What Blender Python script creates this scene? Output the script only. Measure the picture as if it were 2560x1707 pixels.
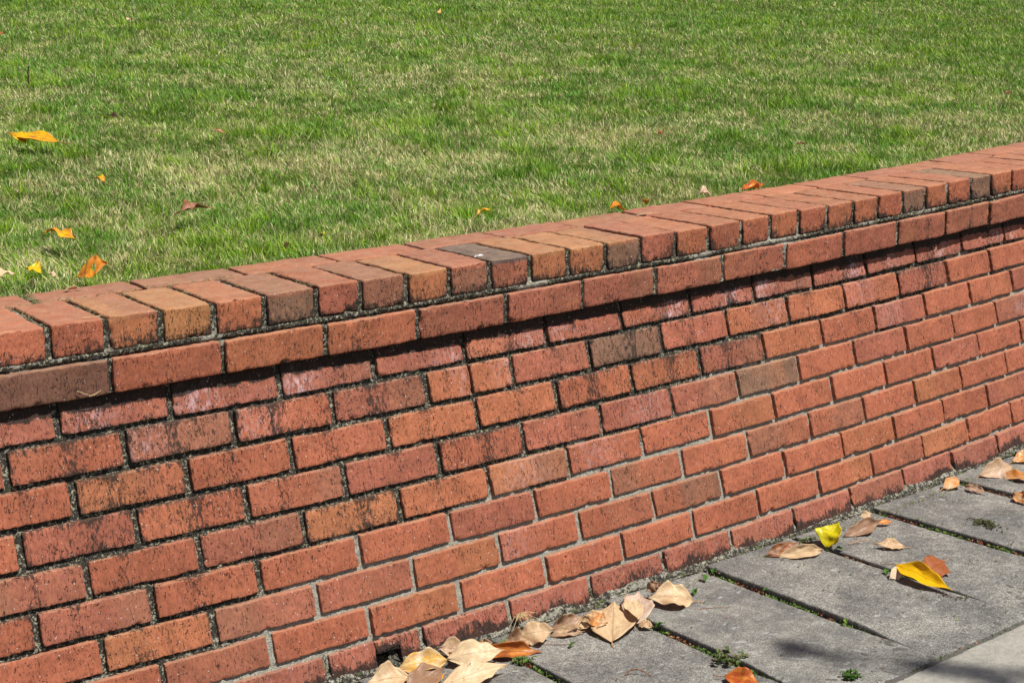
import bpy, math, random
import numpy as np
from mathutils import Matrix, Vector

for o in list(bpy.data.objects):
    bpy.data.objects.remove(o, do_unlink=True)
scene = bpy.context.scene
COL = scene.collection

# ------------------------------------------------------------------ camera
cam_data = bpy.data.cameras.new("camera")
cam = bpy.data.objects.new("camera", cam_data)
COL.objects.link(cam)
right = Vector((0.821683, -0.569765, -0.01432))
down = Vector((-0.144433, -0.183856, -0.972284))
fwd = Vector((0.551341, 0.800977, -0.233364))
rot = Matrix((right, -down, -fwd)).transposed()
cam.matrix_world = Matrix.Translation((-0.903303, -2.642655, 0.734506)) @ rot.to_4x4()
cam_data.sensor_width = 36.0
cam_data.lens = 4203.75 / 2560 * 36.0
cam_data.clip_start = 0.05
cam_data.clip_end = 500.0
cam_data.dof.use_dof = False
scene.camera = cam

# ------------------------------------------------------------------ light
SUN = Vector((0.16, -0.46, 0.873)).normalized()
elev = math.asin(SUN.z)
azim = math.atan2(SUN.x, SUN.y)
world = bpy.data.worlds.new("World")
scene.world = world
world.use_nodes = True
nt = world.node_tree
bg = nt.nodes["Background"]
sky = nt.nodes.new("ShaderNodeTexSky")
sky.sky_type = 'NISHITA'
sky.sun_disc = False
sky.sun_elevation = elev
sky.sun_rotation = azim
nt.links.new(sky.outputs[0], bg.inputs[0])
bg.inputs[1].default_value = 0.05
sl = bpy.data.lights.new("sun", 'SUN')
sl.energy = 5.0
sl.angle = math.radians(0.53)
sl.color = (1.0, 0.955, 0.88)
so = bpy.data.objects.new("sun", sl)
COL.objects.link(so)
so.location = (2, -4, 8)
so.rotation_euler = SUN.to_track_quat('Z', 'Y').to_euler()
scene.view_settings.view_transform = 'Standard'
scene.view_settings.look = 'None'
scene.view_settings.exposure = 0.25
scene.view_settings.gamma = 1.0

# ------------------------------------------------------------------ wall curve in plan: s along the wall, off towards the path
K1, K2 = 0.0639, -0.00134
_S = np.linspace(-6, 14, 8001)
_TH = K1 * _S + K2 * _S * _S / 2
_dx, _dy = np.cos(_TH), np.sin(_TH)
_st = _S[1] - _S[0]
_X = np.concatenate([[0], np.cumsum((_dx[1:] + _dx[:-1]) / 2) * _st])
_Y = np.concatenate([[0], np.cumsum((_dy[1:] + _dy[:-1]) / 2) * _st])
_X -= np.interp(0, _S, _X)
_Y -= np.interp(0, _S, _Y)

def place(p):
    """(s, off, z) -> world; off grows from the wall line towards the path"""
    p = np.asarray(p, float)
    s, o = p[..., 0], p[..., 1]
    t = np.interp(s, _S, _TH)
    return np.stack([np.interp(s, _S, _X) + o * np.sin(t), np.interp(s, _S, _Y) - o * np.cos(t), p[..., 2]], -1)

G = -0.574          # pavement level
ZH = 0.130          # top of the coping
BETA = 0.2614       # batter of the wall face
ML = 0.2032
MH = 0.0644
rng = np.random.default_rng(7)

# ------------------------------------------------------------------ noise
def _hash(ix, iy, iz, seed):
    h = (ix.astype(np.int64) * 374761393 + iy.astype(np.int64) * 668265263 + iz.astype(np.int64) * 2147483647 + seed * 974634777) & 0xffffffff
    h = ((h ^ (h >> 13)) * 1274126177) & 0xffffffff
    h = ((h ^ (h >> 16)) * 2246822519) & 0xffffffff
    return ((h ^ (h >> 15)) & 0xffffff) / float(0xffffff)

def noise(p, scale, seed=0, octaves=1):
    """value noise in -1..1"""
    p = np.asarray(p, float)
    out = np.zeros(p.shape[:-1])
    amp, tot = 1.0, 0.0
    for oc in range(octaves):
        q = p * scale
        i = np.floor(q).astype(np.int64)
        f = q - i
        f = f * f * (3 - 2 * f)
        v = 0
        for dx in (0, 1):
            for dy in (0, 1):
                for dz in (0, 1):
                    w = (f[..., 0] if dx else 1 - f[..., 0]) * (f[..., 1] if dy else 1 - f[..., 1]) * (f[..., 2] if dz else 1 - f[..., 2])
                    v = v + w * _hash(i[..., 0] + dx, i[..., 1] + dy, i[..., 2] + dz, seed + oc)
        out += amp * (v * 2 - 1)
        tot += amp
        amp *= 0.5
        scale = scale * 2.03
    return out / tot

def smooth(a, b, x):
    t = np.clip((x - a) / (b - a), 0, 1)
    return t * t * (3 - 2 * t)

# ------------------------------------------------------------------ object helpers
def make_mesh(name, verts, quads=None, tris=None, mat=None, smooth_shade=True, attrs=None):
    verts = np.asarray(verts, np.float32)
    me = bpy.data.meshes.new(name)
    nq = 0 if quads is None else len(quads)
    ntr = 0 if tris is None else len(tris)
    me.vertices.add(len(verts))
    me.vertices.foreach_set('co', verts.ravel())
    loops = []
    if nq: loops.append(np.asarray(quads, np.int32).ravel())
    if ntr: loops.append(np.asarray(tris, np.int32).ravel())
    loops = np.concatenate(loops)
    me.loops.add(len(loops))
    me.loops.foreach_set('vertex_index', loops)
    starts = np.concatenate([np.arange(nq) * 4, nq * 4 + np.arange(ntr) * 3]).astype(np.int32)
    me.polygons.add(nq + ntr)
    me.polygons.foreach_set('loop_start', starts)
    me.update(calc_edges=True)
    me.polygons.foreach_set('use_smooth', np.full(nq + ntr, smooth_shade, bool))
    for k, a in (attrs or {}).items():
        a = np.asarray(a, np.float32)
        if a.ndim == 1:
            at = me.attributes.new(k, 'FLOAT', 'POINT'); at.data.foreach_set('value', a)
        elif k.startswith('col'):
            a4 = np.concatenate([a, np.ones((len(a), 1), np.float32)], 1)
            at = me.attributes.new(k, 'FLOAT_COLOR', 'POINT'); at.data.foreach_set('color', a4.ravel())
        else:
            at = me.attributes.new(k, 'FLOAT_VECTOR', 'POINT'); at.data.foreach_set('vector', a.ravel())
    if mat: me.materials.append(mat)
    me.validate()
    return me

def add(name, me, parent=None, label=None, cat=None, group=None, kind=None, loc=None):
    o = bpy.data.objects.new(name, me)
    COL.objects.link(o)
    if parent is not None: o.parent = parent
    if loc is not None: o.location = loc
    for k, v in (('label', label), ('category', cat), ('group', group), ('kind', kind)):
        if v: o[k] = v
    return o

class Batch:
    def __init__(s):
        s.v, s.q, s.t, s.a, s.n = [], [], [], {}, 0
    def put(s, v, q=None, t=None, **attrs):
        v = np.asarray(v, float)
        if q is not None and len(q): s.q.append(np.asarray(q) + s.n)
        if t is not None and len(t): s.t.append(np.asarray(t) + s.n)
        s.v.append(v)
        for k, a in attrs.items():
            a = np.asarray(a, float)
            if a.ndim == 0: a = np.full(len(v), float(a))
            elif a.ndim == 1 and len(a) == 3 and len(v) != 3: a = np.tile(a, (len(v), 1))
            s.a.setdefault(k, []).append(a)
        s.n += len(v)
    def mesh(s, name, mat, smooth_shade=True):
        return make_mesh(name, np.concatenate(s.v), np.concatenate(s.q) if s.q else None, np.concatenate(s.t) if s.t else None, mat, smooth_shade,
                         {k: np.concatenate(a) for k, a in s.a.items()})

def grid_faces(nu, nv):
    i = np.arange(nu - 1)[:, None] * nv + np.arange(nv - 1)[None]
    return np.stack([i, i + nv, i + nv + 1, i + 1], -1).reshape(-1, 4)

_tmpl = {}
def box_template(nx, ny, nz):
    """surface lattice of a box: integer coords and outward quads"""
    key = (nx, ny, nz)
    if key in _tmpl: return _tmpl[key]
    idx, verts = {}, []
    def vid(i, j, k):
        t = (i, j, k)
        if t not in idx:
            idx[t] = len(verts); verts.append(t)
        return idx[t]
    qs = []
    def face(f, nu, nv, flip):
        for a in range(nu):
            for b in range(nv):
                q = [vid(*f(a, b)), vid(*f(a + 1, b)), vid(*f(a + 1, b + 1)), vid(*f(a, b + 1))]
                qs.append(q[::-1] if flip else q)
    face(lambda a, b: (a, 0, b), nx, nz, False)
    face(lambda a, b: (a, ny, b), nx, nz, True)
    face(lambda a, b: (0, a, b), ny, nz, True)
    face(lambda a, b: (nx, a, b), ny, nz, False)
    face(lambda a, b: (a, b, nz), nx, ny, False)
    face(lambda a, b: (a, b, 0), nx, ny, True)
    _tmpl[key] = (np.array(verts), np.array(qs))
    return _tmpl[key]

def axis_coords(n, w, r):
    """n+1 coordinates over 0..w with extra ones close to both ends"""
    e = np.array([0, r * 0.35, r])
    m = n + 1 - 6
    mid = np.linspace(r, w - r, m + 2)[1:-1] if m > 0 else np.array([])
    return np.concatenate([e, mid, w - e[::-1]])

def rounded_box(nx, ny, nz, w, d, h, r):
    """local box: x 0..w, y 0 (front)..d (back), z 0..h"""
    T, Q = box_template(nx, ny, nz)
    cx, cy, cz = axis_coords(nx, w, r), axis_coords(ny, d, r), axis_coords(nz, h, r)
    p = np.stack([cx[T[:, 0]], cy[T[:, 1]], cz[T[:, 2]]], -1)
    dim = np.array([w, d, h])
    q = np.clip(p, r, dim - r)
    dv = p - q
    ln = np.linalg.norm(dv, axis=1, keepdims=True)
    return q + np.where(ln > 1e-9, dv / np.maximum(ln, 1e-9) * r, 0), Q

# ------------------------------------------------------------------ node helpers
class N:
    def __init__(s, name):
        s.m = bpy.data.materials.new(name); s.m.use_nodes = True
        s.t = s.m.node_tree; s.t.nodes.clear()
        s.out = s.t.nodes.new('ShaderNodeOutputMaterial')
    def _set(s, sock, v):
        if isinstance(v, bpy.types.NodeSocket): s.t.links.new(v, sock)
        elif v is not None:
            if sock.type == 'RGBA' and len(v) == 3: v = tuple(v) + (1,)
            sock.default_value = v
    def attr(s, name, out='Vector'):
        n = s.t.nodes.new('ShaderNodeAttribute'); n.attribute_name = name
        return n.outputs[out]
    def math(s, op, a, b=None, c=None, clamp=False):
        n = s.t.nodes.new('ShaderNodeMath'); n.operation = op; n.use_clamp = clamp
        for i, v in enumerate((a, b, c)):
            if v is not None: s._set(n.inputs[i], v)
        return n.outputs[0]
    def vmul(s, v, sc):
        n = s.t.nodes.new('ShaderNodeVectorMath'); n.operation = 'MULTIPLY'
        s._set(n.inputs[0], v); s._set(n.inputs[1], sc)
        return n.outputs[0]
    def noise(s, vec, scale, detail=2.0, rough=0.5, dist=0.0, col=False):
        n = s.t.nodes.new('ShaderNodeTexNoise'); n.noise_dimensions = '3D'
        s._set(n.inputs['Vector'], vec); n.inputs['Scale'].default_value = scale
        n.inputs['Detail'].default_value = detail; n.inputs['Roughness'].default_value = rough
        n.inputs['Distortion'].default_value = dist
        return n.outputs['Color' if col else 'Fac']
    def voro(s, vec, scale, feature='F1', out='Distance', rnd=1.0):
        n = s.t.nodes.new('ShaderNodeTexVoronoi'); n.feature = feature
        s._set(n.inputs['Vector'], vec); n.inputs['Scale'].default_value = scale
        n.inputs['Randomness'].default_value = rnd
        return n.outputs[out]
    def ramp(s, f, a, b, lo=0.0, hi=1.0):
        n = s.t.nodes.new('ShaderNodeMapRange'); n.interpolation_type = 'SMOOTHSTEP'
        s._set(n.inputs[0], f)
        for i, v in enumerate((a, b, lo, hi)): s._set(n.inputs[i + 1], v)
        return n.outputs[0]
    def mix(s, f, a, b, mode='MIX'):
        n = s.t.nodes.new('ShaderNodeMix'); n.data_type = 'RGBA'; n.blend_type = mode
        s._set(n.inputs[0], f); s._set(n.inputs[6], a); s._set(n.inputs[7], b)
        return n.outputs[2]
    def sep(s, v):
        n = s.t.nodes.new('ShaderNodeSeparateXYZ'); s._set(n.inputs[0], v)
        return n.outputs
    def hsv(s, c, h=0.5, sat=1.0, val=1.0):
        n = s.t.nodes.new('ShaderNodeHueSaturation')
        s._set(n.inputs['Hue'], h); s._set(n.inputs['Saturation'], sat); s._set(n.inputs['Value'], val); s._set(n.inputs['Color'], c)
        return n.outputs[0]
    def bump(s, h, dist, strength=1.0, normal=None):
        n = s.t.nodes.new('ShaderNodeBump'); s._set(n.inputs['Height'], h)
        n.inputs['Distance'].default_value = dist; n.inputs['Strength'].default_value = strength
        if normal is not None: s._set(n.inputs['Normal'], normal)
        return n.outputs[0]
    def surf(s, col, rough=0.9, normal=None, spec=0.3, **kw):
        b = s.t.nodes.new('ShaderNodeBsdfPrincipled')
        s._set(b.inputs['Base Color'], col); s._set(b.inputs['Roughness'], rough)
        s._set(b.inputs['Specular IOR Level'], spec)
        if normal is not None: s._set(b.inputs['Normal'], normal)
        for k, v in kw.items(): s._set(b.inputs[k], v)
        return b
    def done(s, sh):
        s.t.links.new(sh.outputs[0], s.out.inputs['Surface']); return s.m
    def texco(s):
        return s.t.nodes.new('ShaderNodeTexCoord').outputs['Object']

# ------------------------------------------------------------------ materials
def mat_brick():
    m = N('fired brick')
    rest = m.attr('rest'); msk = m.sep(m.attr('msk'))       # msk: stain, efflorescence, face (1 front, 0 top)
    stain_shade, eff, front = msk[0], msk[1], msk[2]
    col = m.attr('col', 'Color')
    n1 = m.noise(rest, 22, 3, 0.6)
    col = m.hsv(col, val=m.ramp(n1, 0.25, 0.75, 0.82, 1.15))
    n2 = m.noise(m.vmul(rest, (1, 1, 0.5)), 260, 3, 0.65)
    col = m.hsv(col, val=m.ramp(n2, 0.2, 0.8, 0.72, 1.24))
    # a few yellowish and purplish flecks in the clay
    n3 = m.noise(rest, 70, 2, 0.5)
    col = m.mix(m.ramp(n3, 0.60, 0.78, 0, 0.45), col, (0.33, 0.15, 0.065))
    n4 = m.noise(m.vmul(rest, (1, 1, 1.01)), 55, 2, 0.5, 0.6)
    col = m.mix(m.ramp(n4, 0.60, 0.8, 0, 0.35), col, (0.22, 0.085, 0.085))
    dustn = m.noise(rest, 40, 4, 0.65)
    col = m.mix(m.math('MULTIPLY', m.math('SUBTRACT', 1.0, front), m.ramp(dustn, 0.3, 0.7, 0.12, 0.36)), col, (0.46, 0.31, 0.20))
    # efflorescence
    ne = m.noise(m.vmul(rest, (1, 1, 0.5)), 120, 3, 0.7)
    col = m.mix(m.math('MULTIPLY', eff, m.ramp(ne, 0.40, 0.72, 0.0, 0.9), clamp=True), col, (0.60, 0.46, 0.50))
    # drag marks of the wire cut: short vertical tears and pits
    wob = m.noise(rest, 300, 2, 0.5)
    pv = m.noise(m.vmul(rest, (1.0, 1.0, 0.6)), 300, 1.5, 0.45, 1.1)
    pv2 = m.noise(m.vmul(rest, (1.0, 1.0, 0.12)), 420, 1.5, 0.5, 0.6)
    dens = m.noise(rest, 30, 2, 0.6)
    th = m.ramp(dens, 0.3, 0.72, 0.062, -0.02)
    th = m.math('SUBTRACT', th, m.math('MULTIPLY', stain_shade, 0.07))
    th = m.math('ADD', th, m.math('MULTIPLY', m.math('SUBTRACT', 1.0, front), 0.11))
    pit = m.ramp(m.math('SUBTRACT', pv, th), 0.635, 0.675)
    pitb = m.ramp(m.math('SUBTRACT', pv2, th), 0.665, 0.71)
    pitm = m.math('MAXIMUM', pit, m.math('MULTIPLY', pitb, 0.8))
    col = m.mix(m.math('MULTIPLY', pitm, 0.86), col, (0.022, 0.014, 0.012))
    # black growth, plus the shade painted under the overhang
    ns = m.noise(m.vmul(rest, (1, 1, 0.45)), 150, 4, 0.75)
    sm = m.ramp(m.math('ADD', ns, m.math('MULTIPLY', stain_shade, 0.44)), 0.72, 0.90)
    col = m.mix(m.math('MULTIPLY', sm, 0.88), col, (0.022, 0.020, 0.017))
    # pale grit
    gr = m.voro(rest, 150, out='Distance')
    gsel = m.noise(m.vmul(rest, (1, 1, 1.02)), 140, 0, 0.5)
    grit = m.math('MULTIPLY', m.ramp(gr, 0.13, 0.2, 1, 0), m.ramp(gsel, 0.60, 0.64))
    col = m.mix(m.math('MULTIPLY', grit, 0.75), col, (0.62, 0.52, 0.46))
    h = m.math('ADD', m.math('MULTIPLY', pitm, -1.0), m.math('MULTIPLY', n2, 0.35))
    h = m.math('ADD', h, m.math('MULTIPLY', grit, 0.4))
    nb = m.bump(h, 0.0011, 0.9)
    return m.done(m.surf(col, 0.88, nb, 0.22))

def mat_mortar():
    m = N('lime mortar')
    rest = m.attr('rest'); dark = m.attr('dark', 'Fac')
    n1 = m.noise(rest, 90, 4, 0.7)
    n2 = m.noise(rest, 420, 2, 0.6)
    clean = m.mix(m.ramp(n2, 0.3, 0.7), (0.15, 0.142, 0.118), (0.40, 0.38, 0.33))
    black = m.mix(m.ramp(n2, 0.3, 0.75), (0.014, 0.013, 0.011), (0.062, 0.056, 0.046))
    f = m.ramp(m.math('ADD', n1, m.math('MULTIPLY', m.math('SUBTRACT', dark, 0.5), 0.62)), 0.42, 0.56)
    col = m.mix(f, clean, black)
    n3 = m.noise(m.vmul(rest, (1, 1, 1.03)), 170, 3, 0.7, 0.8)
    col = m.mix(m.math('MULTIPLY', m.ramp(n3, 0.53, 0.62), 0.8), col, (0.40, 0.38, 0.28))
    g = m.noise(m.vmul(rest, (1.02, 1, 1)), 60, 3, 0.6)
    col = m.mix(m.math('MULTIPLY', m.ramp(g, 0.56, 0.7), m.attr('moss', 'Fac')), col, (0.10, 0.14, 0.04))
    h = m.math('ADD', m.math('MULTIPLY', n2, 0.6), m.noise(rest, 200, 4, 0.7))
    return m.done(m.surf(col, 0.95, m.bump(h, 0.0022, 1.0), 0.15))

def mat_paver():
    m = N('grey concrete paver')
    rest = m.attr('rest')
    n1 = m.noise(rest, 9, 4, 0.6)
    n2 = m.noise(rest, 480, 2, 0.7)
    n3 = m.noise(rest, 45, 3, 0.6)
    base = m.mix(m.ramp(n1, 0.3, 0.7), (0.125, 0.122, 0.116), (0.225, 0.216, 0.192))
    base = m.hsv(base, val=m.ramp(n2, 0.3, 0.7, 0.42, 1.65))
    base = m.hsv(base, val=m.ramp(n3, 0.3, 0.7, 0.82, 1.18))
    n5 = m.noise(rest, 190, 3, 0.7)
    base = m.hsv(base, val=m.ramp(n5, 0.3, 0.7, 0.66, 1.34))
    w = m.noise(m.vmul(rest, (1, 1.4, 1)), 32, 4, 0.7)
    base = m.mix(m.math('MULTIPLY', m.ramp(w, 0.60, 0.68), 0.62), base, (0.42, 0.42, 0.41))
    g = m.noise(rest, 150, 3, 0.7)
    base = m.mix(m.math('MULTIPLY', m.ramp(g, 0.64, 0.70), 0.35), base, (0.15, 0.18, 0.06))
    v = m.voro(rest, 420)
    base = m.mix(m.ramp(v, 0.16, 0.22, 0.7, 0.0), base, (0.34, 0.33, 0.31))
    base = m.mix(m.attr('edge', 'Fac'), base, (0.045, 0.042, 0.036))
    h = m.math('ADD', n2, m.math('MULTIPLY', n3, 1.2))
    return m.done(m.surf(base, 0.9, m.bump(h, 0.0012, 1.0), 0.25))

def mat_path():
    m = N('pale concrete slab')
    rest = m.attr('rest')
    n1 = m.noise(rest, 12, 4, 0.6)
    n2 = m.noise(rest, 500, 2, 0.7)
    base = m.mix(m.ramp(n1, 0.3, 0.7), (0.28, 0.27, 0.235), (0.37, 0.355, 0.31))
    base = m.hsv(base, val=m.ramp(n2, 0.25, 0.75, 0.66, 1.3))
    n3 = m.noise(m.vmul(rest, (1, 1.3, 1)), 70, 4, 0.7)
    base = m.hsv(base, val=m.ramp(n3, 0.3, 0.7, 0.84, 1.12))
    v = m.voro(rest, 160)
    base = m.mix(m.ramp(v, 0.08, 0.13, 0.65, 0.0), base, (0.09, 0.08, 0.065))
    n4 = m.noise(rest, 22, 4, 0.75)
    base = m.mix(m.ramp(n4, 0.58, 0.72, 0, 0.4), base, (0.17, 0.16, 0.13))
    return m.done(m.surf(base, 0.9, m.bump(n2, 0.0010, 1.0), 0.25))

def mat_soil():
    m = N('joint soil')
    rest = m.attr('rest')
    n = m.noise(rest, 160, 4, 0.7)
    n2 = m.noise(rest, 60, 2, 0.5)
    c = m.mix(m.ramp(n, 0.35, 0.65), (0.022, 0.018, 0.014), (0.11, 0.085, 0.055))
    c = m.mix(m.ramp(n2, 0.55, 0.65, 0, 0.6), c, (0.06, 0.085, 0.02))
    c = m.mix(m.attr('flush', 'Fac'), c, (0.12, 0.115, 0.105))
    return m.done(m.surf(c, 0.95, m.bump(n, 0.004, 1.0), 0.1))

def mat_lawn_soil():
    m = N('thatch under the grass')
    rest = m.attr('rest')
    n = m.noise(rest, 60, 4, 0.7)
    n2 = m.noise(rest, 3, 3, 0.6)
    c = m.mix(m.ramp(n, 0.35, 0.65), (0.030, 0.052, 0.008), (0.085, 0.105, 0.024))
    c = m.mix(m.ramp(n2, 0.4, 0.65, 0, 0.5), c, (0.16, 0.14, 0.07))
    return m.done(m.surf(c, 0.95, m.bump(n, 0.01, 1.0), 0.1))

def mat_grass():
    m = N('grass blades')
    col = m.attr('col', 'Color')
    b = m.surf(col, 0.55, None, 0.28)
    t = m.t.nodes.new('ShaderNodeBsdfTranslucent'); m._set(t.inputs[0], m.hsv(col, val=1.1))
    x = m.t.nodes.new('ShaderNodeMixShader'); x.inputs[0].default_value = 0.27
    m.t.links.new(b.outputs[0], x.inputs[1]); m.t.links.new(t.outputs[0], x.inputs[2])
    return m.done(x)

def mat_leaf(name='dry leaf', gloss=0.45):
    m = N(name)
    uv = m.attr('uvl'); s = m.sep(uv)          # x: -1..1 across, y: 0..1 along
    col = m.mix(m.ramp(m.noise(m.vmul(uv, (0.5, 1.2, 1)), 2.6, 3, 0.6, 0.5), 0.35, 0.68), m.attr('col', 'Color'), m.attr('col2', 'Color'))
    n = m.noise(m.vmul(uv, (0.5, 1, 1)), 9, 3, 0.7)
    col = m.hsv(col, val=m.ramp(n, 0.3, 0.75, 0.86, 1.1))
    ax = m.math('ABSOLUTE', s[0])
    w = m.math('SINE', m.math('MULTIPLY', m.math('SUBTRACT', s[1], m.math('MULTIPLY', ax, 0.22)), 62.0))
    vein = m.ramp(w, 0.86, 1.0, 0, 0.22)
    mid = m.ramp(ax, 0.015, 0.06, 0.55, 0)
    v = m.math('MAXIMUM', vein, mid)
    col = m.mix(v, col, m.hsv(m.attr('col2', 'Color'), val=0.62, sat=1.1))
    sp = m.noise(m.vmul(uv, (0.5, 1.1, 1)), 16, 1, 0.5)
    col = m.mix(m.ramp(sp, 0.70, 0.76, 0, 0.75), col, (0.07, 0.03, 0.012))
    nb = m.bump(m.math('ADD', m.math('MULTIPLY', v, -1.0), m.math('MULTIPLY', n, 0.4)), 0.0008, 0.8)
    b = m.surf(col, gloss, nb, 0.4)
    t = m.t.nodes.new('ShaderNodeBsdfTranslucent'); m._set(t.inputs[0], m.hsv(col, sat=1.15))
    x = m.t.nodes.new('ShaderNodeMixShader'); x.inputs[0].default_value = 0.22
    m.t.links.new(b.outputs[0], x.inputs[1]); m.t.links.new(t.outputs[0], x.inputs[2])
    return m.done(x)

def mat_plain(name, col, rough=0.8, var=0.3, scale=120):
    m = N(name)
    n = m.noise(m.texco(), scale, 3, 0.6)
    c = m.hsv(tuple(col) + (1,), val=m.ramp(n, 0.3, 0.7, 1 - var, 1 + var))
    return m.done(m.surf(c, rough, m.bump(n, 0.0006, 0.6), 0.3))

M_BRICK, M_MORTAR, M_PAVER, M_PATH = mat_brick(), mat_mortar(), mat_paver(), mat_path()
M_SOIL, M_THATCH, M_GRASS = mat_soil(), mat_lawn_soil(), mat_grass()
M_LEAF, M_LEAF_GLOSSY = mat_leaf(), mat_leaf('glossy fallen leaf', 0.36)

# ------------------------------------------------------------------ brick colours (base colour, linear)
PAL = {
    'r': (0.330, 0.105, 0.057), 'o': (0.354, 0.121, 0.060), 'p': (0.305, 0.100, 0.062),
    'b': (0.250, 0.106, 0.064), 'g': (0.195, 0.106, 0.068), 't': (0.350, 0.132, 0.062),
    'k': (0.105, 0.080, 0.072), 'm': (0.288, 0.102, 0.060), 'd': (0.165, 0.078, 0.052), 'T': (0.375, 0.165, 0.070),
}
WALL_COL = {  # course -> first brick index, codes left to right ('/' in a code: left part then right part)
    1: (-2, ['r', 'p', 'p', 'p', 'p/m', 'p', 'o/p', 'r/p', 'r/p', 'p', 'p/b', 'p', 'p/m', 'p', 'p', 'r']),
    2: (-2.5, ['r', 'p', 'r', 'm/b', 'r', 'p/b', 'o', 'p', 'g', 'p', 'o', 'o', 'r', 'p', 'r', 'r', 'p']),
    3: (-2, ['r', 'r', 't/r', 'r', 'r', 'o', 'o', 'r/o', 'o', 'p/b', 'o', 'r', 'p', 'r', 'r', 'p']),
    4: (-2.5, ['r', 'r', 'p', 'r', 'r/b', 'p', 'r', 'p', 'p', 'p/b', 'g', 'r', 'p', 'r', 'r', 'm', 'r']),
    5: (-2, ['p', 'b/p', 'r', 'p/b', 't', 'o', 't/b', 'r', 'r', 'r/t', 'r', 'r', 'r', 'p', 'r', 'r']),
    6: (-2.5, ['r', 'r', 'p/b', 'r', 'r', 'r', 'p', 'r', 'b/r', 'r/o', 'b/r', 'r/b', 'r', 't/r', 'r', 'r', 'r']),
    7: (-2, ['r', 'r', 't/o', 'b/p', 'p/m', 'r/t', 'r', 'r/m', 'r/g', 'r', 'r', 'o', 'r', 'r', 'p', 'r']),
    8: (-2.5, ['r', 'r', 'r', 'm', 'r', 'r/t', 'r', 'r', 'r', 'r', 'r', 'r/t', 'r/m', 't/r', 'r', 'r', 'p']),
    9: (-2, ['p', 'p', 'r/p', 'p', 'p', 'p', 'p', 'p', 'p', 'm/p', 'p', 'm', 'p', 'p', 'p', 'p']),
}
JIT = {(1, 0): -0.0072, (1, 1): -0.0086, (4, -0.5): 0.0014, (4, 0.5): -0.0026, (6, -0.5): 0.0067, (6, 0.5): 0.0027, (7, 0): 0.0061, (7, 1): 0.0035, (1, 3): -0.0049, (1, 4): -0.0016, (1, 5): -0.002, (2, 2.5): -0.0038, (2, 3.5): 0.0004, (2, 4.5): 0.0033, (3, 4): 0.0027, (4, 2.5): -0.0035, (5, 4): 0.0033, (6, 4.5): 0.0013, (7, 3): 0.0033, (7, 4): 0.0016, (8, 2.5): -0.0023, (8, 3.5): -0.0041, (8, 9.5): -0.0053, (8, 10.5): -0.005, (8, 11.5): -0.0099, (8, 12.5): -0.0118, (7, 9): 0.0025, (7, 10): -0.0026, (7, 12): -0.0042, (6, 8.5): 0.0058, (6, 9.5): 0.0016, (6, 10.5): 0.0013, (6, 11.5): -0.0018, (6, 12.5): 0.0037, (5, 9): 0.0023, (5, 11): -0.0024, (5, 12): -0.0032, (4, 8.5): 0.0021, (4, 9.5): 0.003, (4, 10.5): 0.0024, (4, 11.5): 0.0027, (1, 10): -0.0018, (1, 11): -0.0038, (1, 13): 0.0023, (2, 10.5): 0.010, (2, 11.5): 0.017, (2, 12.5): 0.0131, (2, 13.5): 0.009}
DZ = {0: 0.001, 1: 0.00098, 2: 0.00038, 3: 0.00016, 4: -0.0012, 5: -0.00129, 6: -0.00056, 7: -0.00019, 8: 0.00172, 9: 0.0}
S_LO, S_HI = -2.4, 6.6

def soot(s, z):
    """how far the black growth has taken the mortar, 0..1"""
    d = -z
    lim = 0.42 - 0.13 * s            # it reaches lower at the left
    q = np.stack([np.asarray(s, float) * np.ones_like(z), np.zeros_like(z + s), z * np.ones_like(s)], -1)
    lim = lim + 0.10 * noise(q, 5.0, 171, 2) + 0.05 * noise(q, 19.0, 172, 2)
    return np.clip(smooth(-0.07, 0.07, lim - d) * 0.92 + 0.42 * smooth(0.50, 0.56, d) + 0.12, 0, 1)

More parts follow.
